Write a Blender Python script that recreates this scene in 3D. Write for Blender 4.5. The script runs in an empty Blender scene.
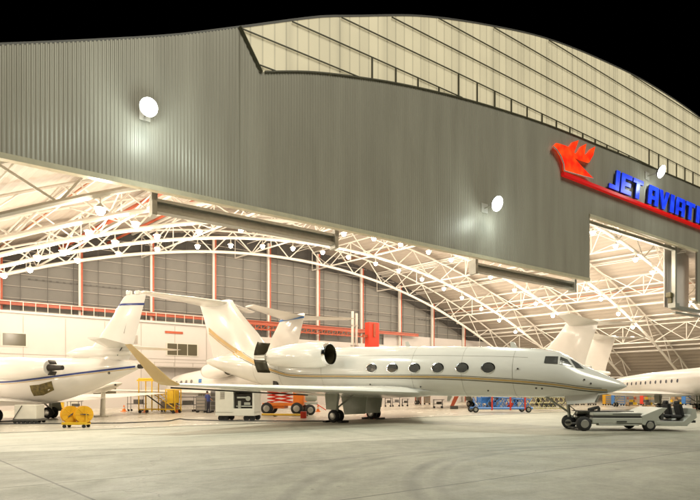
import bpy, math, random
from mathutils import Vector, Matrix
random.seed(7)
SC = bpy.context.scene
COL = SC.collection
PI = math.pi
R = math.radians
V = Vector

# ------------------------------------------------------------------ materials
def mat(name, base, rough=0.5, metal=0.0, noise=0.0, nscale=3.0, emit=None, estr=0.0, bump=0.0, bscale=20.0, coat=0.0, spec=0.5, trans=0.0):
    m = bpy.data.materials.new(name); m.use_nodes = True
    nt = m.node_tree; b = nt.nodes['Principled BSDF']
    b.inputs['Base Color'].default_value = (*base, 1)
    b.inputs['Roughness'].default_value = rough
    b.inputs['Metallic'].default_value = metal
    b.inputs['Specular IOR Level'].default_value = spec
    b.inputs['Coat Weight'].default_value = coat
    b.inputs['Coat Roughness'].default_value = 0.08
    b.inputs['Transmission Weight'].default_value = trans
    if emit:
        b.inputs['Emission Color'].default_value = (*emit, 1)
        b.inputs['Emission Strength'].default_value = estr
    if noise or bump:
        tc = nt.nodes.new('ShaderNodeTexCoord')
    if noise:
        n = nt.nodes.new('ShaderNodeTexNoise'); n.inputs['Scale'].default_value = nscale
        n.inputs['Detail'].default_value = 5; n.inputs['Roughness'].default_value = 0.6
        nt.links.new(tc.outputs['Object'], n.inputs['Vector'])
        rp = nt.nodes.new('ShaderNodeValToRGB')
        rp.color_ramp.elements[0].position = 0.3; rp.color_ramp.elements[1].position = 0.7
        rp.color_ramp.elements[0].color = (*[max(0, c * (1 - noise)) for c in base], 1)
        rp.color_ramp.elements[1].color = (*[min(1, c * (1 + noise * 0.6)) for c in base], 1)
        nt.links.new(n.outputs['Fac'], rp.inputs['Fac'])
        nt.links.new(rp.outputs['Color'], b.inputs['Base Color'])
    if bump:
        n2 = nt.nodes.new('ShaderNodeTexNoise'); n2.inputs['Scale'].default_value = bscale; n2.inputs['Detail'].default_value = 3
        nt.links.new(tc.outputs['Object'], n2.inputs['Vector'])
        bp = nt.nodes.new('ShaderNodeBump'); bp.inputs['Strength'].default_value = bump; bp.inputs['Distance'].default_value = 0.02
        nt.links.new(n2.outputs['Fac'], bp.inputs['Height']); nt.links.new(bp.outputs['Normal'], b.inputs['Normal'])
    return m

M = dict(
    paint=mat('aircraft white paint', (0.80, 0.79, 0.74), 0.22, coat=0.6, noise=0.03, nscale=0.8),
    paint2=mat('hangar jet white paint', (0.82, 0.79, 0.74), 0.3, coat=0.4, noise=0.03, nscale=0.8),
    gold=mat('gold stripe paint', (0.60, 0.40, 0.14), 0.35, noise=0.06),
    winglet=mat('pale gold winglet paint', (0.74, 0.52, 0.23), 0.35, noise=.04),
    olive=mat('dark olive pinstripe', (0.10, 0.085, 0.03), 0.4),
    navy=mat('navy stripe paint', (0.03, 0.05, 0.22), 0.35),
    chrome=mat('polished inlet lip', (0.75, 0.75, 0.75), 0.15, 1.0),
    dark=mat('dark interior', (0.025, 0.02, 0.015), 0.6),
    duct=mat('intake duct', (0.055, 0.045, 0.022), 0.45, 0.4),
    glass=mat('cabin window glass', (0.16, 0.16, 0.15), 0.16, metal=0.35, coat=1.0, noise=.5, nscale=.7),
    glass2=mat('small window glass', (0.10, 0.10, 0.12), 0.2),
    rubber=mat('tyre rubber', (0.02, 0.02, 0.02), 0.8, noise=0.3, nscale=8),
    rim=mat('wheel rim', (0.42, 0.41, 0.37), 0.35, 0.6),
    gear=mat('gear strut grey', (0.42, 0.42, 0.36), 0.4, 0.2, noise=0.15),
    geardoor=mat('gear door grey', (0.36, 0.38, 0.30), 0.45, noise=0.1),
    steel=mat('cream truss steel', (0.74, 0.70, 0.63), 0.5, noise=0.06),
    galv=mat('galvanised frame', (0.34, 0.34, 0.30), 0.45, 0.3, noise=0.12),
    deck=mat('roof deck underside', (0.37, 0.32, 0.265), 0.6, noise=0.06, nscale=0.4),
    deckout=mat('roof sheet', (0.3, 0.3, 0.3), 0.6),
    wallin=mat('rear cladding panel', (0.185, 0.178, 0.16), 0.6, noise=0.08, nscale=0.5),
    louver=mat('dark louvre band', (0.06, 0.055, 0.05), 0.6, noise=0.2, nscale=2),
    girt=mat('girt steel', (0.36, 0.33, 0.29), 0.5),
    rod=mat('dark rod', (0.09, 0.085, 0.075), 0.5),
    red=mat('red lead beam', (0.42, 0.085, 0.035), 0.45, noise=0.12),
    redbox=mat('bright red paint', (0.70, 0.05, 0.02), 0.4, noise=0.06),
    white=mat('white office panel', (0.56, 0.52, 0.49), 0.55, noise=0.03, nscale=0.6),
    office_dark=mat('office window glass', (0.10, 0.09, 0.06), 0.15),
    frame=mat('window frame', (0.6, 0.58, 0.5), 0.4),
    yellow=mat('yellow equipment paint', (0.75, 0.47, 0.02), 0.45, noise=0.1),
    yorange=mat('amber reel paint', (0.80, 0.42, 0.015), 0.45, noise=0.12),
    orange=mat('orange equipment paint', (0.80, 0.20, 0.02), 0.45, noise=0.1),
    blue=mat('blue equipment paint', (0.05, 0.20, 0.55), 0.4, noise=0.1),
    cream=mat('cream cart paint', (0.74, 0.71, 0.62), 0.45, noise=0.05),
    tug=mat('pale grey tug paint', (0.45, 0.46, 0.40), 0.4, noise=0.08, nscale=2),
    tugdark=mat('tug deck dark', (0.05, 0.05, 0.045), 0.6, noise=0.3),
    greyeq=mat('grey equipment', (0.20, 0.20, 0.20), 0.5, noise=0.15),
    green=mat('green equipment', (0.10, 0.22, 0.09), 0.5, noise=0.1),
    wood=mat('packing wood', (0.45, 0.30, 0.16), 0.7, noise=0.2),
    cable=mat('black cable', (0.03, 0.03, 0.03), 0.7),
    skin=mat('skin', (0.45, 0.26, 0.17), 0.6), hair=mat('black hair', (0.02, 0.015, 0.01), 0.7),
    shirt=mat('dark blue shirt', (0.04, 0.06, 0.22), 0.8, noise=0.1), trousers=mat('dark trousers', (0.03, 0.03, 0.05), 0.8),
    shirt2=mat('white coverall', (0.7, 0.68, 0.62), 0.8),
    letter_blue=mat('blue sign face', (0.015, 0.04, 0.75), 0.35, emit=(0.01, 0.06, 1.0), estr=0.55, noise=0.0),
    letter_side=mat('sign return', (0.012, 0.03, 0.30), 0.4),
    sign_red=mat('red sign face', (0.85, 0.03, 0.01), 0.35, emit=(1.0, 0.035, 0.005), estr=0.75),
    sign_redd=mat('deep red bar', (0.6, 0.01, 0.01), 0.4, emit=(0.8, 0.006, 0.006), estr=0.35),
    bulb=mat('warm lamp bulb', (1, 1, 1), 0.3, emit=(1.0, 0.86, 0.62), estr=60),
    floodlens=mat('floodlight lens', (1, 1, 1), 0.3, emit=(0.88, 1.0, 0.93), estr=120),
    lamphouse=mat('lamp housing', (0.6, 0.58, 0.52), 0.4, 0.3),
    taillight=mat('tail light', (0.8, 0.12, 0.02), 0.3),
)

def mottle(m, c0, c1, e0, e1, sc):
    nt = m.node_tree; b = nt.nodes['Principled BSDF']; tc = nt.nodes.new('ShaderNodeTexCoord'); n = nt.nodes.new('ShaderNodeTexNoise')
    n.inputs['Scale'].default_value = sc; n.inputs['Detail'].default_value = 2; nt.links.new(tc.outputs['Object'], n.inputs['Vector'])
    rp = nt.nodes.new('ShaderNodeValToRGB'); rp.color_ramp.elements[0].position = .35; rp.color_ramp.elements[1].position = .68
    rp.color_ramp.elements[0].color = (*c0, 1); rp.color_ramp.elements[1].color = (*c1, 1)
    nt.links.new(n.outputs['Fac'], rp.inputs['Fac']); nt.links.new(rp.outputs['Color'], b.inputs['Emission Color'])
    mr = nt.nodes.new('ShaderNodeMapRange'); mr.inputs['To Min'].default_value = e0; mr.inputs['To Max'].default_value = e1
    nt.links.new(n.outputs['Fac'], mr.inputs['Value']); nt.links.new(mr.outputs['Result'], b.inputs['Emission Strength'])
mottle(M['sign_red'], (1, .012, .003), (1, .10, .008), .45, 1.05, 1.3)
mottle(M['letter_blue'], (.004, .03, .85), (.03, .11, 1), .35, .95, 1.1)

def facade_mat():
    m = mat('grey ribbed cladding', (0.27, 0.265, 0.235), 0.42, 0.15)
    nt = m.node_tree; b = nt.nodes['Principled BSDF']
    tc = nt.nodes.new('ShaderNodeTexCoord'); mp = nt.nodes.new('ShaderNodeMapping')
    mp.inputs['Scale'].default_value = (1.0, 1.0, 0.12)
    n = nt.nodes.new('ShaderNodeTexNoise'); n.inputs['Scale'].default_value = 0.9; n.inputs['Detail'].default_value = 6
    nt.links.new(tc.outputs['Object'], mp.inputs['Vector']); nt.links.new(mp.outputs['Vector'], n.inputs['Vector'])
    rp = nt.nodes.new('ShaderNodeValToRGB')
    rp.color_ramp.elements[0].position = .25; rp.color_ramp.elements[1].position = .75
    rp.color_ramp.elements[0].color = (0.29, 0.272, 0.22, 1); rp.color_ramp.elements[1].color = (0.385, 0.365, 0.30, 1)
    nt.links.new(n.outputs['Fac'], rp.inputs['Fac']); nt.links.new(rp.outputs['Color'], b.inputs['Base Color'])
    return m
M['facade'] = facade_mat()

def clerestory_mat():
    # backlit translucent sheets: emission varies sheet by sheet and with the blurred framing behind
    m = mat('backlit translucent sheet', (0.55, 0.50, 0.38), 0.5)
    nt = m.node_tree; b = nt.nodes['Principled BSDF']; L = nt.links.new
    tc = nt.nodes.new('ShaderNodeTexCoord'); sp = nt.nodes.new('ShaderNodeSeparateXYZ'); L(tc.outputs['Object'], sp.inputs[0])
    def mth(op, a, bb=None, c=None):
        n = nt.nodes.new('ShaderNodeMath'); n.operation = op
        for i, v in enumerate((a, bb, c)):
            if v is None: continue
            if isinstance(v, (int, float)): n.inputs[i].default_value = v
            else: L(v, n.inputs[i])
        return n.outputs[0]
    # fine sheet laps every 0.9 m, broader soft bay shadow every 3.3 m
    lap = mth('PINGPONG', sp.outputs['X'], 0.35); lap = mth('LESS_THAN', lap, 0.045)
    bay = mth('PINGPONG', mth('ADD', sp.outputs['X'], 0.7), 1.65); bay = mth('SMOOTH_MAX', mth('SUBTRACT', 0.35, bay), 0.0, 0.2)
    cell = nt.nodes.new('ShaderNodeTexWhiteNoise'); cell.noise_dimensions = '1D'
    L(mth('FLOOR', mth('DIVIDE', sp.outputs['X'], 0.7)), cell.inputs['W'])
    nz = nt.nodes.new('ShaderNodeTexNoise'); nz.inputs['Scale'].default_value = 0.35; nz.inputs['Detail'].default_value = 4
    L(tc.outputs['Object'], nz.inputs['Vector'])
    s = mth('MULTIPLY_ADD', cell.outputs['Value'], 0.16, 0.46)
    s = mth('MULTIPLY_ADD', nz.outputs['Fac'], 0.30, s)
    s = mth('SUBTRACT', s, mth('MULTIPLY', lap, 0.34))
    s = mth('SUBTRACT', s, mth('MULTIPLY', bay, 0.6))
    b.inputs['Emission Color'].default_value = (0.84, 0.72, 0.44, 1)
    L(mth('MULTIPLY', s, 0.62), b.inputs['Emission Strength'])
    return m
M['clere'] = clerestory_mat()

def concrete_mat(name, light, dark, inside=False):
    m = mat(name, light, 0.5)
    nt = m.node_tree; b = nt.nodes['Principled BSDF']; L = nt.links.new
    tc = nt.nodes.new('ShaderNodeTexCoord')
    def mth(op, a, bb=None, c=None, clamp=False):
        n = nt.nodes.new('ShaderNodeMath'); n.operation = op; n.use_clamp = clamp
        for i, v in enumerate((a, bb, c)):
            if v is None: continue
            if isinstance(v, (int, float)): n.inputs[i].default_value = v
            else: L(v, n.inputs[i])
        return n.outputs[0]
    def noise(scale, det=6, rough=.6, vec=None, dist=0):
        n = nt.nodes.new('ShaderNodeTexNoise'); n.inputs['Scale'].default_value = scale; n.inputs['Detail'].default_value = det
        n.inputs['Roughness'].default_value = rough; n.inputs['Distortion'].default_value = dist
        L(vec or tc.outputs['Object'], n.inputs['Vector']); return n.outputs['Fac']
    rot = nt.nodes.new('ShaderNodeMapping'); rot.inputs['Rotation'].default_value = (0, 0, R(-33)); L(tc.outputs['Object'], rot.inputs['Vector'])
    st = nt.nodes.new('ShaderNodeMapping'); st.inputs['Scale'].default_value = (0.35, 1.8, 1); L(rot.outputs['Vector'], st.inputs['Vector'])
    f = mth('MULTIPLY_ADD', noise(0.22), 0.45, mth('MULTIPLY', noise(1.7, 8, .7), 0.30))
    f = mth('MULTIPLY_ADD', noise(0.8, 6, .65, st.outputs['Vector'], .6), 0.32, f)
    f = mth('MULTIPLY_ADD', noise(14, 4, .7), 0.22, f); f = mth('MULTIPLY_ADD', noise(55, 4, .85), 0.30, f); f = mth('MULTIPLY_ADD', noise(5, 5, .7), .20, f); f = mth('SUBTRACT', f, 0.29)
    rp = nt.nodes.new('ShaderNodeValToRGB'); rp.color_ramp.elements[0].position = .38; rp.color_ramp.elements[1].position = .74
    rp.color_ramp.elements[0].color = (*dark, 1); rp.color_ramp.elements[1].color = (*light, 1)
    L(f, rp.inputs['Fac'])
    sp = nt.nodes.new('ShaderNodeSeparateXYZ'); L(rot.outputs['Vector'], sp.inputs[0])
    # expansion joints: rows parallel to the hangar front, cross joints
    wob = mth('MULTIPLY', mth('SUBTRACT', noise(3, 4), .5), 0.02)
    jy = mth('PINGPONG', mth('ADD', mth('ADD', sp.outputs['Y'], 100 * 4.1 - 6.65), wob), 2.05)
    jx = mth('PINGPONG', mth('ADD', mth('ADD', sp.outputs['X'], 100 * 16.0 + 7.0), wob), 8.0)
    j = mth('LESS_THAN', jy, 0.022)
    so_ = nt.nodes.new('ShaderNodeSeparateXYZ'); L(tc.outputs['Object'], so_.inputs[0])
    dl = mth('ABSOLUTE', mth('ADD', mth('MULTIPLY_ADD', so_.outputs['X'], .697, mth('MULTIPLY', so_.outputs['Y'], .717)), mth('SUBTRACT', wob, 2.83)))
    j = mth('MAXIMUM', j, mth('LESS_THAN', dl, .022))
    col = rp.outputs['Color']
    def mix(fac, a, bcol):
        n = nt.nodes.new('ShaderNodeMix'); n.data_type = 'RGBA'
        L(fac, n.inputs['Factor']) if not isinstance(fac, (int, float)) else None
        L(a, n.inputs['A']); n.inputs['B'].default_value = (*bcol, 1); return n.outputs['Result']
    if not inside:
        vo = nt.nodes.new('ShaderNodeTexVoronoi'); vo.feature = 'DISTANCE_TO_EDGE'; vo.inputs['Scale'].default_value = .16
        dm = nt.nodes.new('ShaderNodeMix'); dm.data_type = 'VECTOR'; dm.inputs['Factor'].default_value = .06
        nn = nt.nodes.new('ShaderNodeTexNoise'); nn.inputs['Scale'].default_value = 1.2; nn.inputs['Detail'].default_value = 6; L(tc.outputs['Object'], nn.inputs['Vector'])
        va = nt.nodes.new('ShaderNodeVectorMath'); va.operation = 'MULTIPLY_ADD'; L(nn.outputs['Color'], va.inputs[0]); va.inputs[1].default_value = (1.6, 1.6, 0); L(tc.outputs['Object'], va.inputs[2]); L(va.outputs[0], vo.inputs['Vector'])
        crk = mth('MULTIPLY', mth('LESS_THAN', vo.outputs['Distance'], .0022), mth('MULTIPLY_ADD', noise(.3, 3), 6.0, -2.9, True))
        col = mix(mth('MULTIPLY', crk, 0.55), col, (0.07, 0.065, 0.05))
        col = mix(mth('MULTIPLY', j, 0.8), col, (0.06, 0.055, 0.045))
        # tyre arcs left by tugs turning
        spw = nt.nodes.new('ShaderNodeSeparateXYZ'); L(tc.outputs['Object'], spw.inputs[0])
        tot = None
        for (cx, cy, rr, wd, st_) in ((8.35, 8.5, 7.25, .2, .75), (8.35, 8.5, 6.75, .16, .55), (6.7, 7.8, 7.7, .18, .65), (6.7, 7.8, 7.25, .14, .4), (6.7, 7.8, 8.5, .2, .4),
                                      (-14, 15, 15.5, .22, .22), (-14, 15, 17.0, .22, .22), (13, 27, 14.2, .25, .3), (13, 27, 16, .25, .25), (-2, 2, 15.2, .2, .2)):
            dx = mth('SUBTRACT', spw.outputs['X'], cx); dy = mth('SUBTRACT', spw.outputs['Y'], cy)
            d = mth('SQRT', mth('ADD', mth('MULTIPLY', dx, dx), mth('MULTIPLY', dy, dy)))
            e = mth('ABSOLUTE', mth('SUBTRACT', d, rr))
            k = mth('SUBTRACT', 1.0, mth('DIVIDE', e, wd), None, True)
            k = mth('MULTIPLY', mth('POWER', k, .6), st_ * .95)
            tot = k if tot is None else mth('MAXIMUM', tot, k)
        brk = mth('MULTIPLY_ADD', noise(0.5, 5), 3.0, -.8, True); brk = mth('MULTIPLY', brk, mth('MULTIPLY_ADD', noise(9, 4, .8), 1.4, .2, True))
        col = mix(mth('MULTIPLY', tot, brk), col, (0.08, 0.08, 0.07))
        oil = mth('MULTIPLY_ADD', noise(0.9, 3, .5), 9.0, -6.0, True)
        col = mix(mth('MULTIPLY', oil, 0.45), col, (0.09, 0.09, 0.07)); spt = mth('MULTIPLY_ADD', noise(3.5, 2, .5), 22.0, -15.6, True); col = mix(mth('MULTIPLY', spt, .5), col, (0.06, 0.06, 0.05))
    L(col, b.inputs['Base Color'])
    if inside:
        L(mth('MULTIPLY_ADD', noise(0.6), 0.25, 0.12), b.inputs['Roughness'])
    else:
        L(mth('MULTIPLY_ADD', noise(1.1), 0.4, 0.42), b.inputs['Roughness'])
    bp = nt.nodes.new('ShaderNodeBump'); bp.inputs['Strength'].default_value = 0.25 if not inside else .04; bp.inputs['Distance'].default_value = 0.01
    L(noise(30, 5, .7), bp.inputs['Height']); L(bp.outputs['Normal'], b.inputs['Normal'])
    return m
M['apron'] = concrete_mat('apron concrete', (0.33, 0.32, 0.25), (0.125, 0.122, 0.092))
M['painted_spill'] = concrete_mat('concrete with painted light spill', (0.46, 0.44, 0.36), (0.25, 0.24, 0.19))  # paler tone paints the hangar light spilling onto the apron
M['floor'] = concrete_mat('sealed hangar floor', (0.60, 0.565, 0.48), (0.44, 0.41, 0.34), True)

# ------------------------------------------------------------------ mesh builder
class MB:
    def __init__(s): s.v = []; s.f = []; s.m = []; s.cur = 0
    def add(s, vs, fs):
        o = len(s.v); s.v += [tuple(v) for v in vs]
        for f in fs: s.f.append(tuple(i + o for i in f)); s.m.append(s.cur)
    def box(s, c, size, rz=0, ry=0, rx=0):
        hx, hy, hz = size[0] / 2, size[1] / 2, size[2] / 2
        mt = Matrix.Translation(V(c)) @ Matrix.Rotation(rz, 4, 'Z') @ Matrix.Rotation(ry, 4, 'Y') @ Matrix.Rotation(rx, 4, 'X')
        vs = [mt @ V((x * hx, y * hy, z * hz)) for x in (-1, 1) for y in (-1, 1) for z in (-1, 1)]
        s.add(vs, [(0, 1, 3, 2), (4, 6, 7, 5), (0, 4, 5, 1), (2, 3, 7, 6), (0, 2, 6, 4), (1, 5, 7, 3)]); return s
    def bar(s, a, b, w, h=None):   # square bar
        return s.tube(a, b, w * .7071, 4, tw=PI / 4, r2=None if h is None else None)
    def tube(s, a, b, r, n=8, tw=0, r2=None):
        a, b = V(a), V(b); d = (b - a).normalized()
        up = V((0, 0, 1)) if abs(d.z) < .9 else V((1, 0, 0))
        x = d.cross(up).normalized(); y = x.cross(d).normalized(); r2 = r if r2 is None else r2
        vs = []
        for p, rr in ((a, r), (b, r2)):
            for i in range(n):
                t = 2 * PI * i / n + tw; vs.append(p + (x * math.cos(t) + y * math.sin(t)) * rr)
        s.add(vs, [(i, (i + 1) % n, n + (i + 1) % n, n + i) for i in range(n)] + [tuple(range(n - 1, -1, -1)), tuple(range(n, 2 * n))]); return s
    def path(s, pts, r, n=6):
        for a, b in zip(pts, pts[1:]): s.tube(a, b, r, n)
        return s
    def lathe(s, prof, origin=(0, 0, 0), axis='y', n=20):   # prof: (dist along axis, radius)
        o = V(origin); vs = []
        for d, r in prof:
            for i in range(n):
                t = 2 * PI * i / n; c, q = math.cos(t) * r, math.sin(t) * r
                vs.append(o + (V((c, d, q)) if axis == 'y' else V((d, c, q)) if axis == 'x' else V((c, q, d))))
        fs = []
        for k in range(len(prof) - 1):
            for i in range(n): j = (i + 1) % n; fs.append((k * n + i, k * n + j, (k + 1) * n + j, (k + 1) * n + i))
        fs.append(tuple(range(n))); fs.append(tuple(range((len(prof) - 1) * n, len(prof) * n)))
        s.add(vs, fs); return s
    def loft(s, rings, caps=True):
        n = len(rings[0]); vs = [p for r in rings for p in r]; fs = []
        for k in range(len(rings) - 1):
            for i in range(n): j = (i + 1) % n; fs.append((k * n + i, k * n + j, (k + 1) * n + j, (k + 1) * n + i))
        if caps: fs.append(tuple(range(n - 1, -1, -1))); fs.append(tuple(range((len(rings) - 1) * n, len(rings) * n)))
        s.add(vs, fs); return s
    def prism(s, poly, off):   # poly: 3D points, off: thickness vector
        n = len(poly); off = V(off); vs = [V(p) for p in poly] + [V(p) + off for p in poly]
        s.add(vs, [tuple(range(n)), tuple(range(2 * n - 1, n - 1, -1))] + [(i, n + i, n + (i + 1) % n, (i + 1) % n) for i in range(n)]); return s
    def grid(s, P):   # P[i][j]
        w = len(P[0]); vs = [p for r in P for p in r]
        s.add(vs, [(i * w + j, i * w + j + 1, (i + 1) * w + j + 1, (i + 1) * w + j) for i in range(len(P) - 1) for j in range(w - 1)]); return s
    def build(s, name, ms, parent=None, smooth=False, bevel=0, solid=0, fixn=True):
        me = bpy.data.meshes.new(name); me.from_pydata(s.v, [], s.f)
        if not isinstance(ms, (list, tuple)): ms = [ms]
        for m in ms: me.materials.append(m if not isinstance(m, str) else M[m])
        if len(ms) > 1:
            for p, i in zip(me.polygons, s.m): p.material_index = i
        if fixn:
            import bmesh
            bm = bmesh.new(); bm.from_mesh(me); bmesh.ops.recalc_face_normals(bm, faces=bm.faces); bm.to_mesh(me); bm.free()
        if smooth:
            for p in me.polygons: p.use_smooth = True
            try: me.set_sharp_from_angle(angle=R(40))
            except Exception: pass
        o = bpy.data.objects.new(name, me); COL.objects.link(o)
        if parent: o.parent = parent
        if solid:
            md = o.modifiers.new('solid', 'SOLIDIFY'); md.thickness = solid; md.offset = 0
        if bevel:
            md = o.modifiers.new('bevel', 'BEVEL'); md.width = bevel; md.segments = 2; md.limit_method = 'ANGLE'
        return o

def tag(o, label=None, cat=None, group=None, kind=None):
    if label: o['label'] = label
    if cat: o['category'] = cat
    if group: o['group'] = group
    if kind: o['kind'] = kind
    return o
def empty(name, loc=(0, 0, 0), rz=0, label=None, cat=None, group=None, sc=1):
    o = bpy.data.objects.new(name, None); COL.objects.link(o); o.location = loc; o.rotation_euler.z = rz
    o.empty_display_size = .3; o.scale = (sc, sc, sc); return tag(o, label, cat, group)
def children(o): return [c for c in bpy.data.objects if c.parent is o]
def copy_tree(o, parent=None):
    c = o.copy(); COL.objects.link(c); c.parent = parent
    for ch in children(o): copy_tree(ch, c)
    return c

# ------------------------------------------------------------------ the site frame
C_, S_ = math.cos(R(33)), math.sin(R(33))     # hangar front runs 33 deg from the x axis
HF = (0.0, 30.0)                              # a point on the foot of the hangar front
def W(u, z, zc=30.0):                         # point u metres along the front direction through (0, zc)
    return V((C_ * u, zc + S_ * u, z))
def at(px, Z, z=0.0): return V(((px - 350) / 500 * Z, Z, z))

# ground
g = MB(); g.grid([[(-400, -60, 0), (-400, 900, 0)], [(400, -60, 0), (400, 900, 0)]]); tag(g.build('apron_ground', 'apron'), kind='structure')
HA = R(33)
def hl(x, y, z):                              # hangar local -> world
    return V((C_ * x - S_ * y, 30 + S_ * x + C_ * y, z))
g = MB(); g.grid([[hl(-45, -0.0, .006), hl(-45, 37, .006)], [hl(75, -0.0, .006), hl(75, 37, .006)]]); tag(g.build('hangar_floor', 'floor'), kind='structure')
g = MB(); g.add([hl(-45, -.004, .003), V((-60, -1.9, .003)), V((60, 36, .003)), hl(75, -.004, .003)], [(0, 1, 2, 3)]); tag(g.build('painted_spill_sheet', 'painted_spill'), kind='structure')  # added sheet, its edge follows the light spill painted into its colour
g = MB()
for yy in (-0.35, -0.1): g.box((0, yy, .008), (118, .07, .012))
o = g.build('door_rail_track', 'galv'); o.location = (*hl(15, 0, 0)[:2], 0); o.rotation_euler.z = HA; tag(o, kind='structure')

# ------------------------------------------------------------------ hangar
hang = empty('hangar', (0, 30, 0), HA, 'huge arched aircraft hangar with grey ribbed front and brightly lit open bay', 'hangar')
TOP = [(-34, 9.0), (-28, 11.6), (-22, 14.0), (-17.2, 16.0), (-13.5, 17.6), (-10.2, 19.1), (-6.9, 20.8), (-2.1, 23.3), (0, 24.2), (5.9, 26.6), (13.3, 28.8), (19.3, 30.2), (26.5, 31.2), (35.2, 31.9), (45.9, 31.8), (56, 30.6), (64, 28.5)]
LOW = [(-5.9, 18.8), (-2.7, 19.9), (.7, 20.75), (3.8, 21.4), (8.2, 22.1), (13.3, 22.7), (19.3, 23.2), (26.5, 23.5), (35.2, 23.8), (45.9, 24.1), (56, 24.2), (64, 24.2)]
def interp(T, x):
    if x <= T[0][0]: return T[0][1]
    if x >= T[-1][0]: return T[-1][1]
    for i in range(len(T) - 1):
        if T[i][0] <= x <= T[i + 1][0]:
            p0 = T[max(i - 1, 0)]; p1 = T[i]; p2 = T[i + 1]; p3 = T[min(i + 2, len(T) - 1)]
            h = p2[0] - p1[0]; t = (x - p1[0]) / h
            m1 = (p2[1] - p0[1]) / (p2[0] - p0[0]) * h; m2 = (p3[1] - p1[1]) / (p3[0] - p1[0]) * h
            return (2*t**3-3*t**2+1)*p1[1] + (t**3-2*t**2+t)*m1 + (-2*t**3+3*t**2)*p2[1] + (t**3-t**2)*m2
HZ = 11.55                                    # head of the main opening
NX0, NX1, NX2, NZ = 24.8, 41.2, 45.2, 17.15   # notch for tall tails
UC0 = -6.9; SLX = (-6.9, -5.7)
def wall_top(u):
    if u < -6.9: return interp(TOP, u)
    if u < -5.8: # slanted left edge of the lit panels
        t = (u + 6.9) / 1.1; return interp(TOP, -6.9) * (1 - t) + interp(LOW, -5.8) * t
    return interp(LOW, u)
def wall_bot(u):
    if u < -31: return 0
    if NX0 < u < NX2: return NZ
    if u > 61: return 0
    return HZ
# ribbed sheet, trapezoid profile
g = MB(); xs = []; u = -34.0; PIT = .17
while u < 64:
    for du, d in ((0, 0), (.03, -.02), (.085, -.02), (.115, 0)): xs.append((u + du, d))
    u += PIT
extra = [(NX0, 0), (NX2, 0), (-31, 0), (61, 0), (-6.9, 0), (-5.8, 0)]
xs = sorted(xs + extra)
vs = []; fs = []
for (a, da), (b, db) in zip(xs, xs[1:]):
    mid = (a + b) / 2; e = 1e-4
    za0, zb0 = wall_bot(mid), wall_bot(mid); za1, zb1 = wall_top(a + e), wall_top(b - e)
    k = len(vs); vs += [(a, da, za0), (b, db, zb0), (b, db, zb1), (a, da, za1)]; fs.append((k, k + 1, k + 2, k + 3))
g.add(vs, fs); g.build('front_wall', 'facade', hang, fixn=False)
# inner lining behind the sheet so nothing shows through
g = MB(); seg = sorted(set([-34, -31, -6.9, -5.8, NX0, NX2, 61, 64] + [x * 2.0 for x in range(-16, 32)]))
for a, b in zip(seg, seg[1:]):
    mid = (a + b) / 2; z0 = wall_bot(mid)
    g.prism([(a, .06, z0), (b, .06, z0), (b, .06, wall_top(b - 1e-3) - .03), (a, .06, wall_top(a + 1e-3) - .03)], (0, .12, 0))
g.build('wall_lining', 'deck', hang)
# lintel trim
g = MB()
for a, b, z in ((-31, NX0, HZ), (NX2, 61, HZ), (NX0, NX2, NZ)):
    g.box(((a + b) / 2, .06, z - .13), (b - a, .34, .24))
    g.box(((a + b) / 2, .42, z - .02), (b - a, .30, .10))
g.build('lintel', mat('cream lintel trim', (.50, .46, .33), .45, noise=.1), hang)
g = MB()
g.box((NX0 + .05, .25, (HZ + NZ) / 2), (.10, .5, NZ - HZ)); g.build('notch_jamb', 'facade', hang)
g = MB()   # track frame and recessed pocket at the right of the notch
g.box((NX1, .5, 14.0), (.35, .35, 7.0)); g.box((NX1 + .55, .9, 14.0), (.16, .2, 7.0)); g.box((NX1 - .1, .5, 10.75), (.9, .7, .5))
g.box((NX1 + 9.5, .55, 10.6), (19, .55, .35)); g.box((NX1 + 9.5, .55, 10.1), (19, .35, .18)); g.box((33, .5, NZ - .45), (16.4, .3, .28))
g.build('door_guide_frame', 'galv', hang)
g = MB(); g.box(((NX1 + NX2) / 2 + .3, 1.3, 14.3), (NX2 - NX1 + 1.5, .1, 7.2)); g.build('pocket_panel', 'white', hang)
g = MB(); g.box((NX1 - .35, .8, 11.9), (.6, .5, .5)); g.box((NX1 - .2, .8, 11.4), (.35, .4, .7)); g.build('door_motor', 'olive', hang, bevel=.04)
# door guide beams
for a, b in ((-10.7, .4), (13.2, 26.2)):
    g = MB(); g.box(((a + b) / 2, 2.5, 11.72), (b - a, .5, .16)); g.box(((a + b) / 2, 2.5, 11.2), (b - a, .5, .16)); g.box(((a + b) / 2, 2.62, 11.46), (b - a, .12, .42))
    for e in (a, b): g.box((e, 2.5, 11.45), (.25, .7, 1.1)); g.box((e, 2.3, 12.1), (.3, .3, .9))
    g.build('door_guide_beam', 'galv', hang)
# backlit clerestory
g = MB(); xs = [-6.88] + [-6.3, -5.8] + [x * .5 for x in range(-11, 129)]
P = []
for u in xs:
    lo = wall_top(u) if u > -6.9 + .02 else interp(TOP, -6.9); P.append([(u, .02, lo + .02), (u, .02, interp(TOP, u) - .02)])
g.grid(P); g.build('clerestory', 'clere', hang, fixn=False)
g = MB(); 
for z in range(13):
    zz = 20.75 + z * 1.55 - 1.55
    # horizontal girts, clipped to the panel
    run = [u for u in [x * .25 for x in range(-27, 257)] if wall_top(max(u, -6.88)) + .03 < zz < interp(TOP, u) - .1]
    if len(run) > 3: g.box(((run[0] + run[-1]) / 2, -.05, zz), (run[-1] - run[0] + .25, .06, .055))
u = 1.6; 
while u < 64:
    lo = interp(LOW, u); 
    zn = next((20.75 + k * 1.55 for k in range(-1, 13) if 20.75 + k * 1.55 > lo + .1), lo + 1)
    g.box((u, -.05, (lo + zn) / 2), (.09, .08, zn - lo)); u += 1.85
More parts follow.
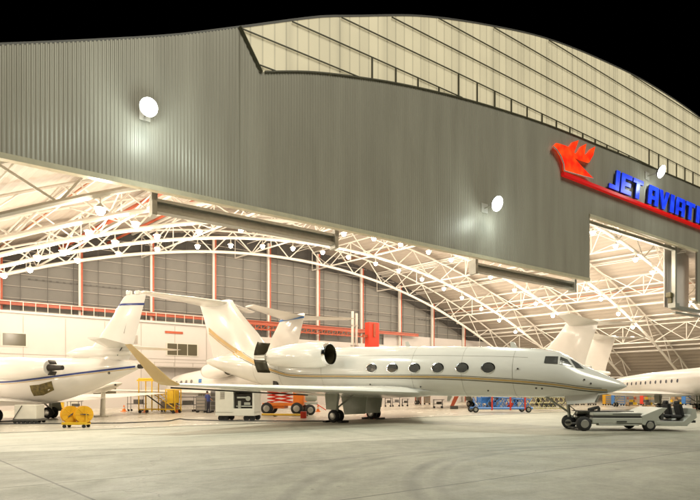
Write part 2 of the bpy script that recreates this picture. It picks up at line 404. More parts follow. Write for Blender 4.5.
for u in [x * .5 for x in range(-11, 128)]:
    a, b = (u, -.04, interp(LOW, u)), (u + .5, -.04, interp(LOW, u + .5)); g.tube(a, b, .06, 4, tw=PI / 4)
g.tube((-6.9, -.04, interp(TOP, -6.9)), (-5.7, -.04, interp(LOW, -5.7)), .12, 4)
g.build('clerestory_frame', mat('dark olive glazing bars', (.07, .065, .035), .5), hang)
g = MB(); us = [x * 1.0 for x in range(-34, 65)]   # roof edge capping
for a, b in zip(us, us[1:]): g.tube((a, .05, interp(TOP, a) + .03), (b, .05, interp(TOP, b) + .03), .08, 4, tw=PI / 4)
g.build('roof_edge_trim', 'rod', hang)
# screen return behind clerestory top (gives the front its depth)
g = MB(); P = [[(a, .2, interp(TOP, a) + .02), (a, 6, interp(TOP, a) - .8)] for a in us]; g.grid(P); g.build('canopy_roof', 'deckout', hang, solid=.1)

def apex(y): return 19.3 - .3 * (y - 2.5) * .87
def low_z(x, y): return 18.5 - .0066 * (x - apex(y)) ** 2
DK = 3.0
def deck_z(x, y): return low_z(x, y) + DK
# roof deck as one vaulted ribbed sheet reaching the ground both sides
g = MB(); ys = [.25, 2.5, 9.9, 17.3, 24.7, 30, 35.9]
def xr(y): return apex(y) - 56.9, apex(y) + 56.9
P = []
N = 330
for k in range(N + 1):
    row = []
    for y in ys:
        a, b = xr(y); x = a + (b - a) * k / N
        row.append((x, y, deck_z(x, y) + (.03 if k % 2 else -.03)))
    P.append(row)
g.grid(P); g.build('roof', 'deck', hang, fixn=False, solid=.12)
# rear wall
YB = 35.6
g = MB()
for k in range(60):
    a = apex(YB) - 56.5 + 113 * k / 60; b = a + 113 / 60
    g.add([(a, YB, 0), (b, YB, 0), (b, YB, max(.05, deck_z(b, YB) - 2.3)), (a, YB, max(.05, deck_z(a, YB) - 2.3))], [(0, 1, 2, 3)])
g.build('rear_wall', 'wallin', hang)
g = MB()
for k in range(60):
    a = apex(YB) - 55 + 110 * k / 60; b = a + 110 / 60
    g.add([(a, YB + .05, max(0, deck_z(a, YB) - 2.35)), (b, YB + .05, max(0, deck_z(b, YB) - 2.35)), (b, YB + .05, deck_z(b, YB)), (a, YB + .05, deck_z(a, YB))], [(0, 1, 2, 3)])
g.build('louvre_band', 'louver', hang)
# white lower right part of rear wall (jets parked against it)
g = MB(); g.box((48, YB - .2, 5.2), (38, .1, 10.4)); g.build('rear_wall_panel', 'white', hang)
for k in range(9):
    z = 9.9 + k * 1.22; a = apex(YB) - math.sqrt(max(0, (18.5 + DK - .3 - z) / .0066)); b = 2 * apex(YB) - a
    a = max(a, -40); b = min(b, 62)
    g = MB(); g.box(((a + b) / 2, YB - .12, z), (b - a, .14, .07)); g.build('wall_girt', 'girt', hang)
g = MB()
for k in range(40):
    x = -38 + k * 2.36; top = deck_z(x, YB) - .3
    if top > 9: g.box((x, YB - .22, (top + 9) / 2), (.05, .05, top - 9))
g.build('sag_rods', 'rod', hang)
g = MB()
for k in range(100):
    x = -16 + k * .62; z = 13.15 - .0 * x
    if (k // 14) % 2 == 0: g.box((x, YB - .21, z), (.22, .06, .12))
g.box((15, YB - .20, 13.15), (62, .03, .03)); g.build('cable_run', 'rod', hang)
COLX = [-25.5, -18.5, -11.5, -4.3, 2.9, 10.1, 17.4, 24.7, 31.8, 38.5, 45.5]
for x in COLX:
    g = MB(); top = deck_z(x, YB) - .6
    g.box((x, YB - .55, top / 2), (.22, .4, top)); c = g.build('column', 'steel', hang)
    g = MB(); g.box((x + .20, YB - .60, top / 2), (.18, .4, top)); g.build('flange', 'red', c)
# crane runway
g = MB(); g.box((-3, YB - 1.25, 10.62), (76, .25, .12)); g.box((-3, YB - 1.25, 10.28), (76, .25, .10)); g.box((-3, YB - 1.22, 10.45), (76, .08, .3))
g.build('crane_runway_beam', 'red', hang)
g = MB(); bx0, bx1 = 4.5, 24.0
for z in (9.5, 10.1): g.box(((bx0 + bx1) / 2, YB - 2.0, z), (bx1 - bx0, .2, .14))
k = bx0
while k < bx1 - .5:
    g.box((k, YB - 2.0, 9.75), (.10, .12, .8)); g.tube((k, YB - 2.0, 9.4), (k + .8, YB - 2.0, 10.1), .06, 4); k += .8
g.build('crane_bridge', 'red', hang)

# trusses
ARY = [2.5, 9.9, 17.3, 24.7]
for yi, y in enumerate(ARY + [32.0]):
    a0 = apex(y); L = 49.0
    pts = [a0 + x for x in [-L + 4.9 * k for k in range(int(2 * L / 4.9) + 1)]]
    fine = [a0 - L + 1.75 * k for k in range(int(2 * L / 1.75) + 1)]
    g = MB()
    for p, q in zip(fine, fine[1:]): g.tube((p, y, low_z(p, y)), (q, y, low_z(q, y)), .17, 8)
    for yo in (0,):
        for p, q in zip(fine, fine[1:]): g.tube((p, y + yo, low_z(p, y) + 2.45), (q, y + yo, low_z(q, y) + 2.45), .11, 6)
    tr = g.build('roof_truss', 'steel', hang, smooth=True)
    g = MB()
    for k, (p, q) in enumerate(zip(pts, pts[1:])):
        m = (p + q) / 2
        for yo in (0,):
            g.tube((p, y, low_z(p, y)), (m, y + yo, low_z(m, y) + 2.45), .07, 6); g.tube((m, y + yo, low_z(m, y) + 2.45), (q, y, low_z(q, y)), .07, 6)
    g.build('web', 'steel', tr, smooth=True)
# longitudinal lattice trusses every 7 m with star bracing
for k in range(8):
    x0 = -38 + 11 * k + 19.3
    def X(y): return x0 - 19.3 + apex(y)
    g = MB(); yy = [2.5, 6.2, 9.9, 13.6, 17.3, 21, 24.7, 28.4, 32.0, 35.3]
    f = lambda y, d: (X(y), y, low_z(X(y), y) + d)
    for a, b in zip(yy, yy[1:]):
        g.tube(f(a, 2.5), f(b, 2.5), .09, 6); g.tube(f(a, .1), f(b, .1), .09, 6)
    for i, (a, b) in enumerate(zip(yy, yy[1:])):
        g.tube(f(a, .1 if i % 2 == 0 else 2.5), f(b, 2.5 if i % 2 == 0 else .1), .06, 6)
        if i % 2 == 0: g.tube(f(b, .1), f(b, 2.5), .05, 6)
    # star of plan braces out to the arches
    for i in (1, 3, 5):
        c = V(f(yy[i], .1))
        for sx in (-3.0, 3.0):
            for sy in (-3.7, 3.7):
                q = (c.x + sx, yy[i] + sy, low_z(c.x + sx, yy[i] + sy) + 2.4); g.tube(c, q, .055, 5)
    g.build('lattice_truss', 'steel', hang, smooth=True)
for k in range(16):
    xo = -51 + 6.8 * k
    for dx, dz, rr in ((0, .25, .13), (.8, .3, .07), (0, .95, .06)):
        g = MB(); yy = [.4, 9.9, 17.3, 24.7, 32.0, 35.3]
        for a, b in zip(yy, yy[1:]):
            pa, pb = apex(a) + xo + dx, apex(b) + xo + dx
            g.tube((pa, a, deck_z(pa, a) - dz), (pb, b, deck_z(pb, b) - dz), rr, 4, tw=PI / 4)
        g.build('purlin', mat('rust primer', (.40, .17, .09), .6, noise=.2) if (dx > 0 and k % 3 == 0) else 'steel', hang)
# service ducts (reddish pipe runs seen up in the left bays)
for xo, r, mm in ((-24, .20, 'red'), (-19.5, .12, 'red'), (33.5, .14, 'steel')):
    g = MB(); yy = [.6, 9.9, 17.3, 24.7, 32.0, 35.3]
    for a, b in zip(yy, yy[1:]):
        pa, pb = apex(a) + xo, apex(b) + xo
        g.tube((pa, a, low_z(pa, a) + 2.0), (pb, b, low_z(pb, b) + 2.0), r, 8)
    g.build('service_pipe', mm, hang, smooth=True)

# ------------------------------------------------------------------ office block along the rear
off = empty('office_block', (0, 30, 0), HA, 'long white two storey office block with dark windows along the rear hangar wall', 'office building')
OY = 31.6
g = MB(); g.box((-15, OY + 1.7, 4.55), (40, 3.4, 9.1)); g.box((-15, OY - .05, 9.2), (40.2, .3, .22)); g.box((23.5, OY + 2.0, 4.2), (36.5, 2.8, 8.4)); g.build('wall', 'white', off)
g = MB()
for k in range(12): g.box((-34 + k * 3.5, OY - .012, 4.5), (.05, .03, 8.8))
g.box((-15, OY - .012, 5.25), (40, .03, .05)); g.build('panel_joint', 'girt', off)
g = MB(); g.box((5.1, OY + .1, 4.55), (.7, .6, 9.1)); g.build('downpipe_recess', 'rod', off)
g = MB()
for k in range(40): g.box((-34.5 + k * 1.0, OY - .1, 9.75), (.05, .05, 1.0))
g.box((-15, OY - .1, 10.2), (40, .06, .06)); g.build('roof_railing', 'frame', off)
def win(x, z, w, h, cols=1):
    f = MB(); f.box((x, OY - .03, z), (w + .16, .08, h + .16)); fo = f.build('window', 'frame', off)
    n = MB(); cw = w / cols
    for i in range(cols): n.box((x - w / 2 + cw * (i + .5), OY - .06, z), (cw - .08, .05, h))
    n.build('pane', 'office_dark', fo)
win(-17.2, 6.6, 1.9, 1.15); win(-1.7, 6.35, 3.3, 1.25, 3); win(3.0, 6.45, 1.4, 1.3); win(-26, 6.6, 1.9, 1.15); win(-9.5, 2.0, 2.2, 1.2, 2)
for x, z in ((-7.0, 7.2), (-7.0, 5.5)):
    g = MB(); g.box((x, OY - .02, z), (1.3, .06, .9)); 
    for q in range(6): g.box((x, OY - .055, z - .36 + q * .145), (1.2, .03, .03))
    g.build('vent', 'girt', off)
for x in (-21, -12.5, 1.8, -5):
    g = MB(); g.box((x, OY - .03, 1.1), (1.1, .08, 2.2)); d = g.build('door', 'frame', off)
    g = MB(); g.box((x + .4, OY - .09, 1.05), (.14, .04, .04)); g.build('handle', 'rod', d)
g = MB(); g.box((-2.6, OY - .05, 8.2), (1.9, .06, .25)); g.build('notice_strip', 'red', off)
g = MB(); g.box((2, OY - .7, 4.35), (14, 1.3, .12)); g.box((2, OY - 1.3, 4.8), (14, .05, .06))
for k in range(8): g.box((-4.9 + k * 2, OY - 1.3, 4.6), (.05, .05, .5))
g.build('balcony', 'girt', off)

# ------------------------------------------------------------------ lamps
def lamp_proto():
    r = empty('ceiling_lamp')
    g = MB(); g.tube((0, 0, .25), (0, 0, .75), .03, 6); g.lathe([(0.10, .30), (.16, .24), (.3, .10), (.36, .06)], axis='z', n=14); g.build('reflector', 'lamphouse', r, smooth=True)
    g = MB(); g.lathe([(-.24, .02), (-.20, .13), (-.08, .21), (.05, .20), (.10, .06)], axis='z', n=14); g.build('bulb', 'bulb', r, smooth=True)
    ld = bpy.data.lights.new('lamp_light', 'POINT'); ld.energy = 480; ld.color = (1.0, .865, .70); ld.shadow_soft_size = .25
    lo = bpy.data.objects.new('lamp_light', ld); COL.objects.link(lo); lo.parent = r; lo.location = (0, 0, -.5)
    return r
proto = lamp_proto(); n_l = 0
LX = {2.5: [-31, -25, -19, -13.2, -6, 1, 8, 15, 22, 29.5, 33.5, 37.3, 40.8, 44.9, 49, 53],
      9.9: [-31.5, -27, -23, -18, -13, -10.3, -6.8, 0, 7, 14, 21, 28, 32, 36.4, 40.5, 43.5, 47.5, 51],
      17.3: [-28, -24, -20, -15.6, -14, -10.5, -7.4, -4, -.3, 10.5, 14.2, 17.8, 21.8, 25.3, 32, 36.5, 40.8, 44.5, 49],
      24.7: [-29, -22, -17.8, -16, -12.5, -9.2, -5.8, -2, 1.4, 4.9, 8.5, 12.3, 15.8, 19.8, 23.4, 27.3, 31.2, 34.6, 38.5, 42.3, 45.9]}
BAY = {2.5: 'first arch behind the front', 9.9: 'second arch', 17.3: 'third arch', 24.7: 'fourth arch at the rear'}
for y, L in LX.items():
    for k, x in enumerate(L):
        o = proto if n_l == 0 else copy_tree(proto)
        p = hl(x, y, low_z(x, y) - .82)
        o.location = p; n_l += 1
        tag(o, 'warm bright lamp hanging from the ' + BAY[y], 'lamp', 'warm lamps on the ' + BAY[y])

# floodlights on the front
FL = [(-11.6, 14.75, 'leftmost glaring floodlight high on the grey ribbed hangar wall', 1500, 1.0),
      (11.6, 15.0, 'middle floodlight on the grey wall left of the red crest', 1100, 1.3),
      (34.5, 22.7, 'floodlight just above the blue letters of the sign', 500, 1.45)]
fp_ = None
for i, (u, z, lab, e, sc) in enumerate(FL):
    if i == 0:
        r = empty('floodlight')
        g = MB(); g.box((0, -.35, -.02), (.06, .7, .06)); g.box((0, -.03, 0), (.5, .06, .5)); g.build('bracket', 'lamphouse', r)
        g = MB(); g.lathe([(.24, .10), (.20, .22), (.06, .38), (-.03, .40), (.03, .37), (.12, .30), (.14, .05)], axis='y', n=20); o3 = g.build('housing', 'rod', r, smooth=True); o3.location = (0, -.93, -.03); o3.rotation_euler.x = R(25)
        g = MB(); g.lathe([(-.12, .02), (-.09, .20), (-.03, .32), (.015, .34)], origin=(0, 0, 0), axis='y', n=18); o2 = g.build('lens', 'floodlens', r, smooth=True); o2.location = (0, -.93, -.03); o2.rotation_euler.x = R(25)
        fp_ = r; o = r
    else: o = copy_tree(fp_)
    tag(o, lab, 'floodlight', 'floodlights on the hangar front')
    o.location = W(u, z); o.rotation_euler.z = HA; o.scale = (sc, sc, sc)
for i, (u, z, lab, e, sc) in enumerate(FL):
    root = [o for o in bpy.data.objects if o.get('label') == lab][0]
    ld = bpy.data.lights.new('flood_beam', 'SPOT'); ld.energy = e * 3.6; ld.color = (.93, 1.0, .88); ld.spot_size = R(128); ld.spot_blend = .7; ld.shadow_soft_size = .5
    lo = bpy.data.objects.new('flood_beam', ld); COL.objects.link(lo); lo.parent = root
    lo.location = (0, -1.3, -.2); lo.rotation_euler = (R(-38), 0, 0)
    ld = bpy.data.lights.new('flood_spill', 'POINT'); ld.energy = 150 + e * .05; ld.color = (.86, .98, .93); ld.shadow_soft_size = .35
    lo = bpy.data.objects.new('flood_spill', ld); COL.objects.link(lo); lo.parent = root; lo.location = (0, -1.75 / sc, -.55)

# ------------------------------------------------------------------ sign
sg = empty('hangar_sign', tuple(W(20.8, 19.7)), HA, 'red crest and blue slanted JET AVIATION letters above a long red bar on the wall', 'sign')
def fpt(px, py, d=-.35):
    k = (px - 350) / 500; Z = 30 / (1 - k * S_ / C_); return (k * Z / C_ - 20.8, d, 1.7 + (391.5 - py) * Z / 500 - 19.7)
crest = [(72, 128), (90, 105), (118, 112), (150, 122), (180, 135), (205, 100), (250, 85), (240, 115), (217, 172), (224, 182), (245, 168), (266, 130), (305, 110), (295, 160), (290, 192), (318, 172), (335, 148), (368, 130), (355, 190), (325, 243), (270, 225), (205, 196), (285, 285), (356, 356), (300, 343), (150, 300), (146, 250), (125, 195), (98, 152)]
g = MB(); g.prism([fpt(540 + a / 7.144, 130 + b / 7.144) for a, b in crest], (0, .15, 0)); g.build('crest', 'sign_red', sg)
edge = [(72, 128), (98, 152), (125, 195), (146, 250), (150, 300), (300, 343), (356, 356)]
g = MB(); pe = [fpt(540 + a / 7.144 - .3, 130 + b / 7.144 + .3, -.33) for a, b in edge]; g.path(pe, .055, 5); g.build('crest_edging', 'white', sg)
g = MB(); g.box((17.5, -.18, -.10), (35.1, .3, .26)); g.build('bar', 'sign_redd', sg)
BASEZ = .22; HT = 1.85; SH = .16
def letter(ch, a, b):
    a -= 20.8; b -= 20.8; w = b - a; t = min(.62, w * .37) if ch != 'I' else w; th = .40
    polys = {'J': [[(w - t, 0), (w, 0), (w, HT), (w - t, HT)], [(0, 0), (w - t, 0), (w - t, th), (0, th)]],
             'E': [[(0, 0), (t, 0), (t, HT), (0, HT)], [(t, 0), (w, 0), (w, th), (t, th)], [(t, HT - th), (w, HT - th), (w, HT), (t, HT)], [(t, HT / 2 - .19), (w * .92, HT / 2 - .19), (w * .92, HT / 2 + .19), (t, HT / 2 + .19)]],
             'T': [[((w - t) / 2, 0), ((w + t) / 2, 0), ((w + t) / 2, HT - th), ((w - t) / 2, HT - th)], [(0, HT - th), (w, HT - th), (w, HT), (0, HT)]],
             'A': [[(0, 0), (t, 0), (t, HT - th), (0, HT - th)], [(w - t, 0), (w, 0), (w, HT - th), (w - t, HT - th)], [(0, HT - th), (w, HT - th), (w - .12, HT), (.12, HT)], [(t, .52), (w - t, .52), (w - t, .86), (t, .86)]],
             'V': [[(0, HT), (t, HT), (w / 2 + t * .35, 0), (w / 2 - t * .35, 0)], [(w - t, HT), (w, HT), (w / 2 + t * .4, .004), (w / 2 - t * .3, .004)]],
             'I': [[(0, 0), (w, 0), (w, HT), (0, HT)]],
             'O': [[(0, .1), (t, 0), (t, HT), (0, HT - .1)], [(w - t, 0), (w, .1), (w, HT - .1), (w - t, HT)], [(t, 0), (w - t, 0), (w - t, th), (t, th)], [(t, HT - th), (w - t, HT - th), (w - t, HT), (t, HT)]],
             'N': [[(0, 0), (t * .9, 0), (t * .9, HT), (0, HT)], [(w - t * .9, 0), (w, 0), (w, HT), (w - t * .9, HT)], [(t * .9, HT), (t * .9, HT - .7), (w - t * .9, 0), (w - t * .9, .7)]]}[ch]
    f = MB(); s_ = MB()
    for i, p in enumerate(polys):
        q = [(a + x + SH * z, -.34 - .003 * i, BASEZ + z) for x, z in p]
        f.prism(q, (0, .04, 0)); s_.prism([(x, y + .041, z) for x, y, z in q], (0, .14, 0))
    fo = f.build('letter', 'letter_blue', sg); s_.build('letter_return', 'letter_side', fo)
for ch, a, b in (('J', 27.35, 28.95), ('E', 29.25, 31.0), ('T', 31.25, 33.0), ('A', 34.1, 36.0), ('V', 36.15, 38.1), ('I', 38.45, 39.2), ('A', 39.6, 41.5), ('T', 41.75, 43.7), ('I', 44.15, 44.9), ('O', 45.4, 47.5), ('N', 47.9, 50.1)):
    letter(ch, a, b)

# ------------------------------------------------------------------ aircraft
def smoothtab(T, x, k):
    TT = [(r[0], r[k]) for r in T]; return interp(TT, x)
def wheel(parent, c, r, w, name='wheel', label=None):
    g = MB(); g.lathe([(-w / 2, r * .6), (-w / 2 + w * .12, r * .86), (-w * .22, r * .98), (0, r), (w * .22, r * .98), (w / 2 - w * .12, r * .86), (w / 2, r * .6)], axis='y', n=22, origin=c)
    t = g.build(name, 'rubber', parent, smooth=True)
    g = MB(); g.lathe([(-w / 2 - .012, r * .18), (-w / 2 - .012, r * .5), (-w / 2 + .01, r * .58), (w / 2 - .01, r * .58), (w / 2 + .012, r * .5), (w / 2 + .012, r * .18)], axis='y', n=18, origin=c)
    for i in range(6):
        a = 2 * PI * i / 6
        g.lathe([(-w / 2 - .02, .02), (w / 2 + .02, .02)], axis='y', n=6, origin=(c[0] + math.cos(a) * r * .36, c[1], c[2] + math.sin(a) * r * .36))
    g.build('rim', 'rim', t, smooth=True); return t
def airfoil(n=7):
    up = []
    for i in range(n + 1):
        s = i / n; x = 1 - math.cos(s * PI / 2) if i < n else 1
        y = 1.0 * (2.969 * math.sqrt(x) - 1.26 * x - 3.516 * x**2 + 2.843 * x**3 - 1.015 * x**4)
        up.append((x, y))
    return up
AF = airfoil()
def wing_ring(xle, xte, y, z, t, camber=0.6):   # section in xz plane
    c = xle - xte
    return [V((xle - x * c, y, z + q * t)) for x, q in AF] + [V((xle - x * c, y, z - q * t * camber)) for x, q in AF[-2:0:-1]]
def fin_ring(xle, xte, z, t):
    c = xle - xte
    return [V((xle - x * c, q * t, z)) for x, q in AF] + [V((xle - x * c, -q * t, z)) for x, q in AF[-2:0:-1]]

GST = [(-12.75, 4.02, 3.72, .10), (-12.3, 4.12, 3.55, .25), (-11, 4.32, 3.12, .55), (-9, 4.47, 2.55, .9), (-7, 4.5, 2.08, 1.12), (-5, 4.45, 1.77, 1.24), (-2, 4.36, 1.58, 1.28), (2, 4.24, 1.50, 1.28),
       (5, 4.11, 1.47, 1.28), (8, 3.93, 1.44, 1.27), (9.6, 3.80, 1.43, 1.24), (10.5, 3.70, 1.43, 1.19), (11.1, 3.58, 1.43, 1.12), (11.6, 3.32, 1.44, 1.03), (12.2, 2.90, 1.47, .88), (12.9, 2.55, 1.56, .64), (13.5, 2.24, 1.71, .36), (13.8, 2.06, 1.84, .17), (13.92, 1.96, 1.92, .03)]
class Fus:
    def __init__(s, T): s.T = T
    def sec(s, t): return smoothtab(s.T, t, 1), smoothtab(s.T, t, 2), max(.01, smoothtab(s.T, t, 3))
    def pt(s, t, th, off=0):   # th from top, + towards starboard(-y)
        zt, zb, w = s.sec(t); zc = (zt + zb) / 2; rz = (zt - zb) / 2
        return V((t, -(w + off) * math.sin(th), zc + (rz + off) * math.cos(th)))
    def at(s, t, z, side=-1, off=.012):
        zt, zb, w = s.sec(t); zc = (zt + zb) / 2; rz = (zt - zb) / 2
        q = max(-1, min(1, (z - zc) / rz)); th = math.acos(q)
        p = s.pt(t, th, off); p.y *= -side; return p if side < 0 else V((p.x, abs(p.y), p.z))
    def mesh(s, n=36, step=.25):
        ts = []; t = s.T[0][0]
        while t < s.T[-1][0] - .02: ts.append(t); t += step if t < 11 or s.T[-1][0] < 12 else .12
        ts.append(s.T[-1][0])
        g = MB(); g.loft([[s.pt(t, 2 * PI * i / n) for i in range(n)] for t in ts]); return g

def strip(F, zl, zh, t0, t1, side, off, step=.3):
    P = []; t = t0; n = max(2, int(abs(t1 - t0) / step))
    for i in range(n + 1):
        t = t0 + (t1 - t0) * i / n; a, b = zl(t), zh(t)
        P.append([F.at(t, a + (b - a) * j / 3, side, off) for j in range(4)])
    g = MB(); g.grid(P); return g

def make_jet(name, label, group, loc, rz, sc=1, detail=1, paint='paint2', n_win=6, engines=True, win_t=None, win_pitch=1.284, win_w=.30, win_h=.225, win_z=2.98, stripe=None, trim=None, glassm='glass', cat='jet'):
    r = empty(name, (*loc, 0), rz, label, cat, group, sc)
    F = Fus(GST)
    F.mesh().build('fuselage', paint, r, smooth=True)
    # cabin windows
    for side in (-1, 1):
        for i in range(n_win):
            t = (win_t if win_t is not None else 1.8) + i * win_pitch; z = win_z - .025 * (t - 1.8)
            g = MB(); n = 18
            ring = [F.at(t + win_w * math.cos(2 * PI * k / n), z + win_h * math.sin(2 * PI * k / n), side, .016) for k in range(n)]
            c = F.at(t, z, side, .016)
            g.add([c] + ring, [(0, k + 1, (k + 1) % n + 1) for k in range(n)]); w = g.build('window', glassm, r)
            if detail > 1:
                g = MB(); o_ = [F.at(t + (win_w + .045) * math.cos(2 * PI * k / n), z + (win_h + .045) * math.sin(2 * PI * k / n), side, .014) for k in range(n)]
                i_ = [F.at(t + win_w * math.cos(2 * PI * k / n), z + win_h * math.sin(2 * PI * k / n), side, .022) for k in range(n)]
                g.add(o_ + i_, [(k, (k + 1) % n, n + (k + 1) % n, n + k) for k in range(n)]); g.build('window_rim', 'chrome', w)
        # cockpit side window and windscreen
        def patch(poly, nm='cockpit_window'):
            g = MB(); (t0, z0), (t1, z1), (t2, z2), (t3, z3) = poly; P = []
            for i in range(5):
                a = i / 4; row = []
                for j in range(5):
                    b = j / 4
                    t = (t0 * (1 - a) + t1 * a) * (1 - b) + (t3 * (1 - a) + t2 * a) * b; z = (z0 * (1 - a) + z1 * a) * (1 - b) + (z3 * (1 - a) + z2 * a) * b
                    zt, zb, w = F.sec(t); z = min(z, zt - .015)
                    row.append(F.at(t, z, side, .014))
                P.append(row)
            g.grid(P); g.build(nm, 'glass', r)
        patch([(10.72, 2.98), (11.28, 2.93), (11.26, 3.28), (10.74, 3.30)])
        patch([(11.36, 2.92), (11.92, 2.76), (11.62, 3.14), (11.34, 3.27)])
        patch([(12.0, 2.74), (12.30, 2.70), (12.02, 2.96), (11.70, 3.18)])
    # wings
    for side in (-1, 1):
        s = side
        g = MB(); g.loft([wing_ring(4.9, -2.9, s * .4, 1.62, .42), wing_ring(4.3, -2.8, s * 1.35, 1.66, .36), wing_ring(2.7, -2.35, s * 4.6, 1.75, .24), wing_ring(.9, -2.1, s * 8.3, 1.86, .15), wing_ring(-.75, -1.95, s * 11.85, 1.97, .075)])
        wg = g.build('wing', paint, r, smooth=True)
        g = MB(); g.loft([wing_ring(-.72, -1.95, s * 11.86, 1.98, .07), wing_ring(-1.0, -2.1, s * 12.05, 2.15, .06)]); 
        rings = []
        for k in range(7):
            q = k / 6; y = s * (12.02 + .45 * q); z = 2.1 + 1.55 * q; xl = -.95 - 2.05 * q; xt = -2.1 - 1.35 * q
            c = xl - xt
            rings.append([V((xl - x * c, y + a * .05 * (1 - .5 * q), z)) for x, a in AF] + [V((xl - x * c, y - a * .05 * (1 - .5 * q), z)) for x, a in AF[-2:0:-1]])
        g.loft(rings); g.build('winglet', trim or paint, wg, smooth=True)
        if detail > 1:
            g = MB()
            for yy_ in (3.2, 5.6, 7.9): g.loft([[V((-.2 + dx, s * yy_ + dy, 1.62 + .03 * yy_ * .8 + dz)) for dy, dz in ((-.06, 0), (0, -.12), (.06, 0), (0, .08))] for dx in (0,)] + [[V((-2.7, s * yy_ + dy, 1.66 + .03 * yy_ * .8 + dz)) for dy, dz in ((-.02, 0), (0, -.04), (.02, 0), (0, .04))]])
            g.build('flap_track', 'paint', wg)
            g = MB(); g.tube((-.0, s * 4.6, 1.52), (-1.9, s * 11.4, 1.86), .035, 5); g.build('flap_gap', 'dark', wg)
        # tailplane
        g = MB(); g.loft([wing_ring(-10.5, -13.35, s * .0, 7.92, .17, 1), wing_ring(-10.75, -13.4, s * .5, 7.97, .16, 1), wing_ring(-12.85, -14.1, s * 5.0, 8.15, .06, 1)]); g.build('tailplane', paint, r, smooth=True)
        if not engines: continue
        # engine with pylon
        ex = MB(); cy, cz = s * 2.02, 3.78
        ex.lathe([(-4.75, .50), (-4.2, .60), (-3.2, .70), (-2.0, .735), (-1.2, .72), (-.75, .67), (-.55, .62), (-.57, .57), (-1.5, .54), (-1.5, .02)], origin=(0, cy, cz), axis='x', n=28)
        ex.loft([[V((x, s * 1.0, 3.78 + z)) for x, z in ((-1.4, 0), (-2.4, .12), (-4.6, .05), (-4.6, -.05), (-2.4, -.12))], [V((x, s * 1.5, 3.78 + z)) for x, z in ((-1.4, 0), (-2.4, .12), (-4.6, .05), (-4.6, -.05), (-2.4, -.12))]])
        en = ex.build('engine', paint, r, smooth=True)
        g = MB(); n = 28; prof = [(-.60, .635), (-.48, .625), (-.40, .595), (-.41, .57), (-.50, .55), (-.7, .54)]
        rings = [[V((d, cy + math.cos(2 * PI * i / n) * rr, cz + math.sin(2 * PI * i / n) * rr)) for i in range(n)] for d, rr in prof]; g.loft(rings, caps=False); g.build('inlet_lip', 'chrome', en, smooth=True)
        g = MB(); rings = [[V((d, cy + math.cos(2 * PI * i / n) * rr, cz + math.sin(2 * PI * i / n) * rr)) for i in range(n)] for d, rr in ((-.52, .538), (-1.0, .51), (-1.25, .48))]; g.loft(rings, caps=False)
        g.lathe([(-1.25, .47), (-1.2, .14), (-.95, .02)], origin=(0, cy, cz), axis='x', n=28)
        for i in range(20):
            a = 2 * PI * i / 20; g.box((-1.12, cy + math.cos(a) * .3, cz + math.sin(a) * .3), (.02, .06, .34), rx=a + PI / 2)
        g.build('fan', 'duct', en, smooth=False)
        g = MB()
        if detail > 1:   # reverser buckets standing open
            for sg_ in (1, -1):
                P = []
                for i in range(9):
                    a = -1.15 + 2.3 * i / 8; row = []
                    for j in range(5):
                        q = j / 4; row.append(V((-5.5 - .35 * math.cos(a) + .10 * q + .2 * q * q, cy + math.sin(a) * .60, cz + sg_ * (.13 + .78 * q))))
                    P.append(row)
                b_ = MB(); b_.grid(P); b_.build('reverser_bucket', 'duct', en, smooth=True, solid=.06)
            for zz in (-.1, .1):
                g.box((-5.15, cy + s * .6, cz + zz * .6), (.9, .06, .08)); g.box((-5.15, cy - s * .6, cz + zz * .6), (.9, .06, .08))
            g.lathe([(-5.1, .28), (-4.7, .42)], origin=(0, cy, cz), axis='x', n=20)
        else: g.lathe([(-5.0, .36), (-4.7, .44)], origin=(0, cy, cz), axis='x', n=20)
        g.build('exhaust', 'gear' if detail > 1 else 'duct', en, smooth=True)
    # fin
    g = MB(); g.loft([fin_ring(-6.3, -12.1, 3.9, .30), fin_ring(-7.0, -12.3, 4.75, .26), fin_ring(-7.75, -12.6, 5.6, .23), fin_ring(-9.1, -13.05, 6.85, .19), fin_ring(-10.05, -13.45, 7.85, .16), fin_ring(-10.15, -13.55, 8.05, .12), fin_ring(-10.6, -13.4, 8.16, .03)])
    fn = g.build('fin', paint, r, smooth=True)
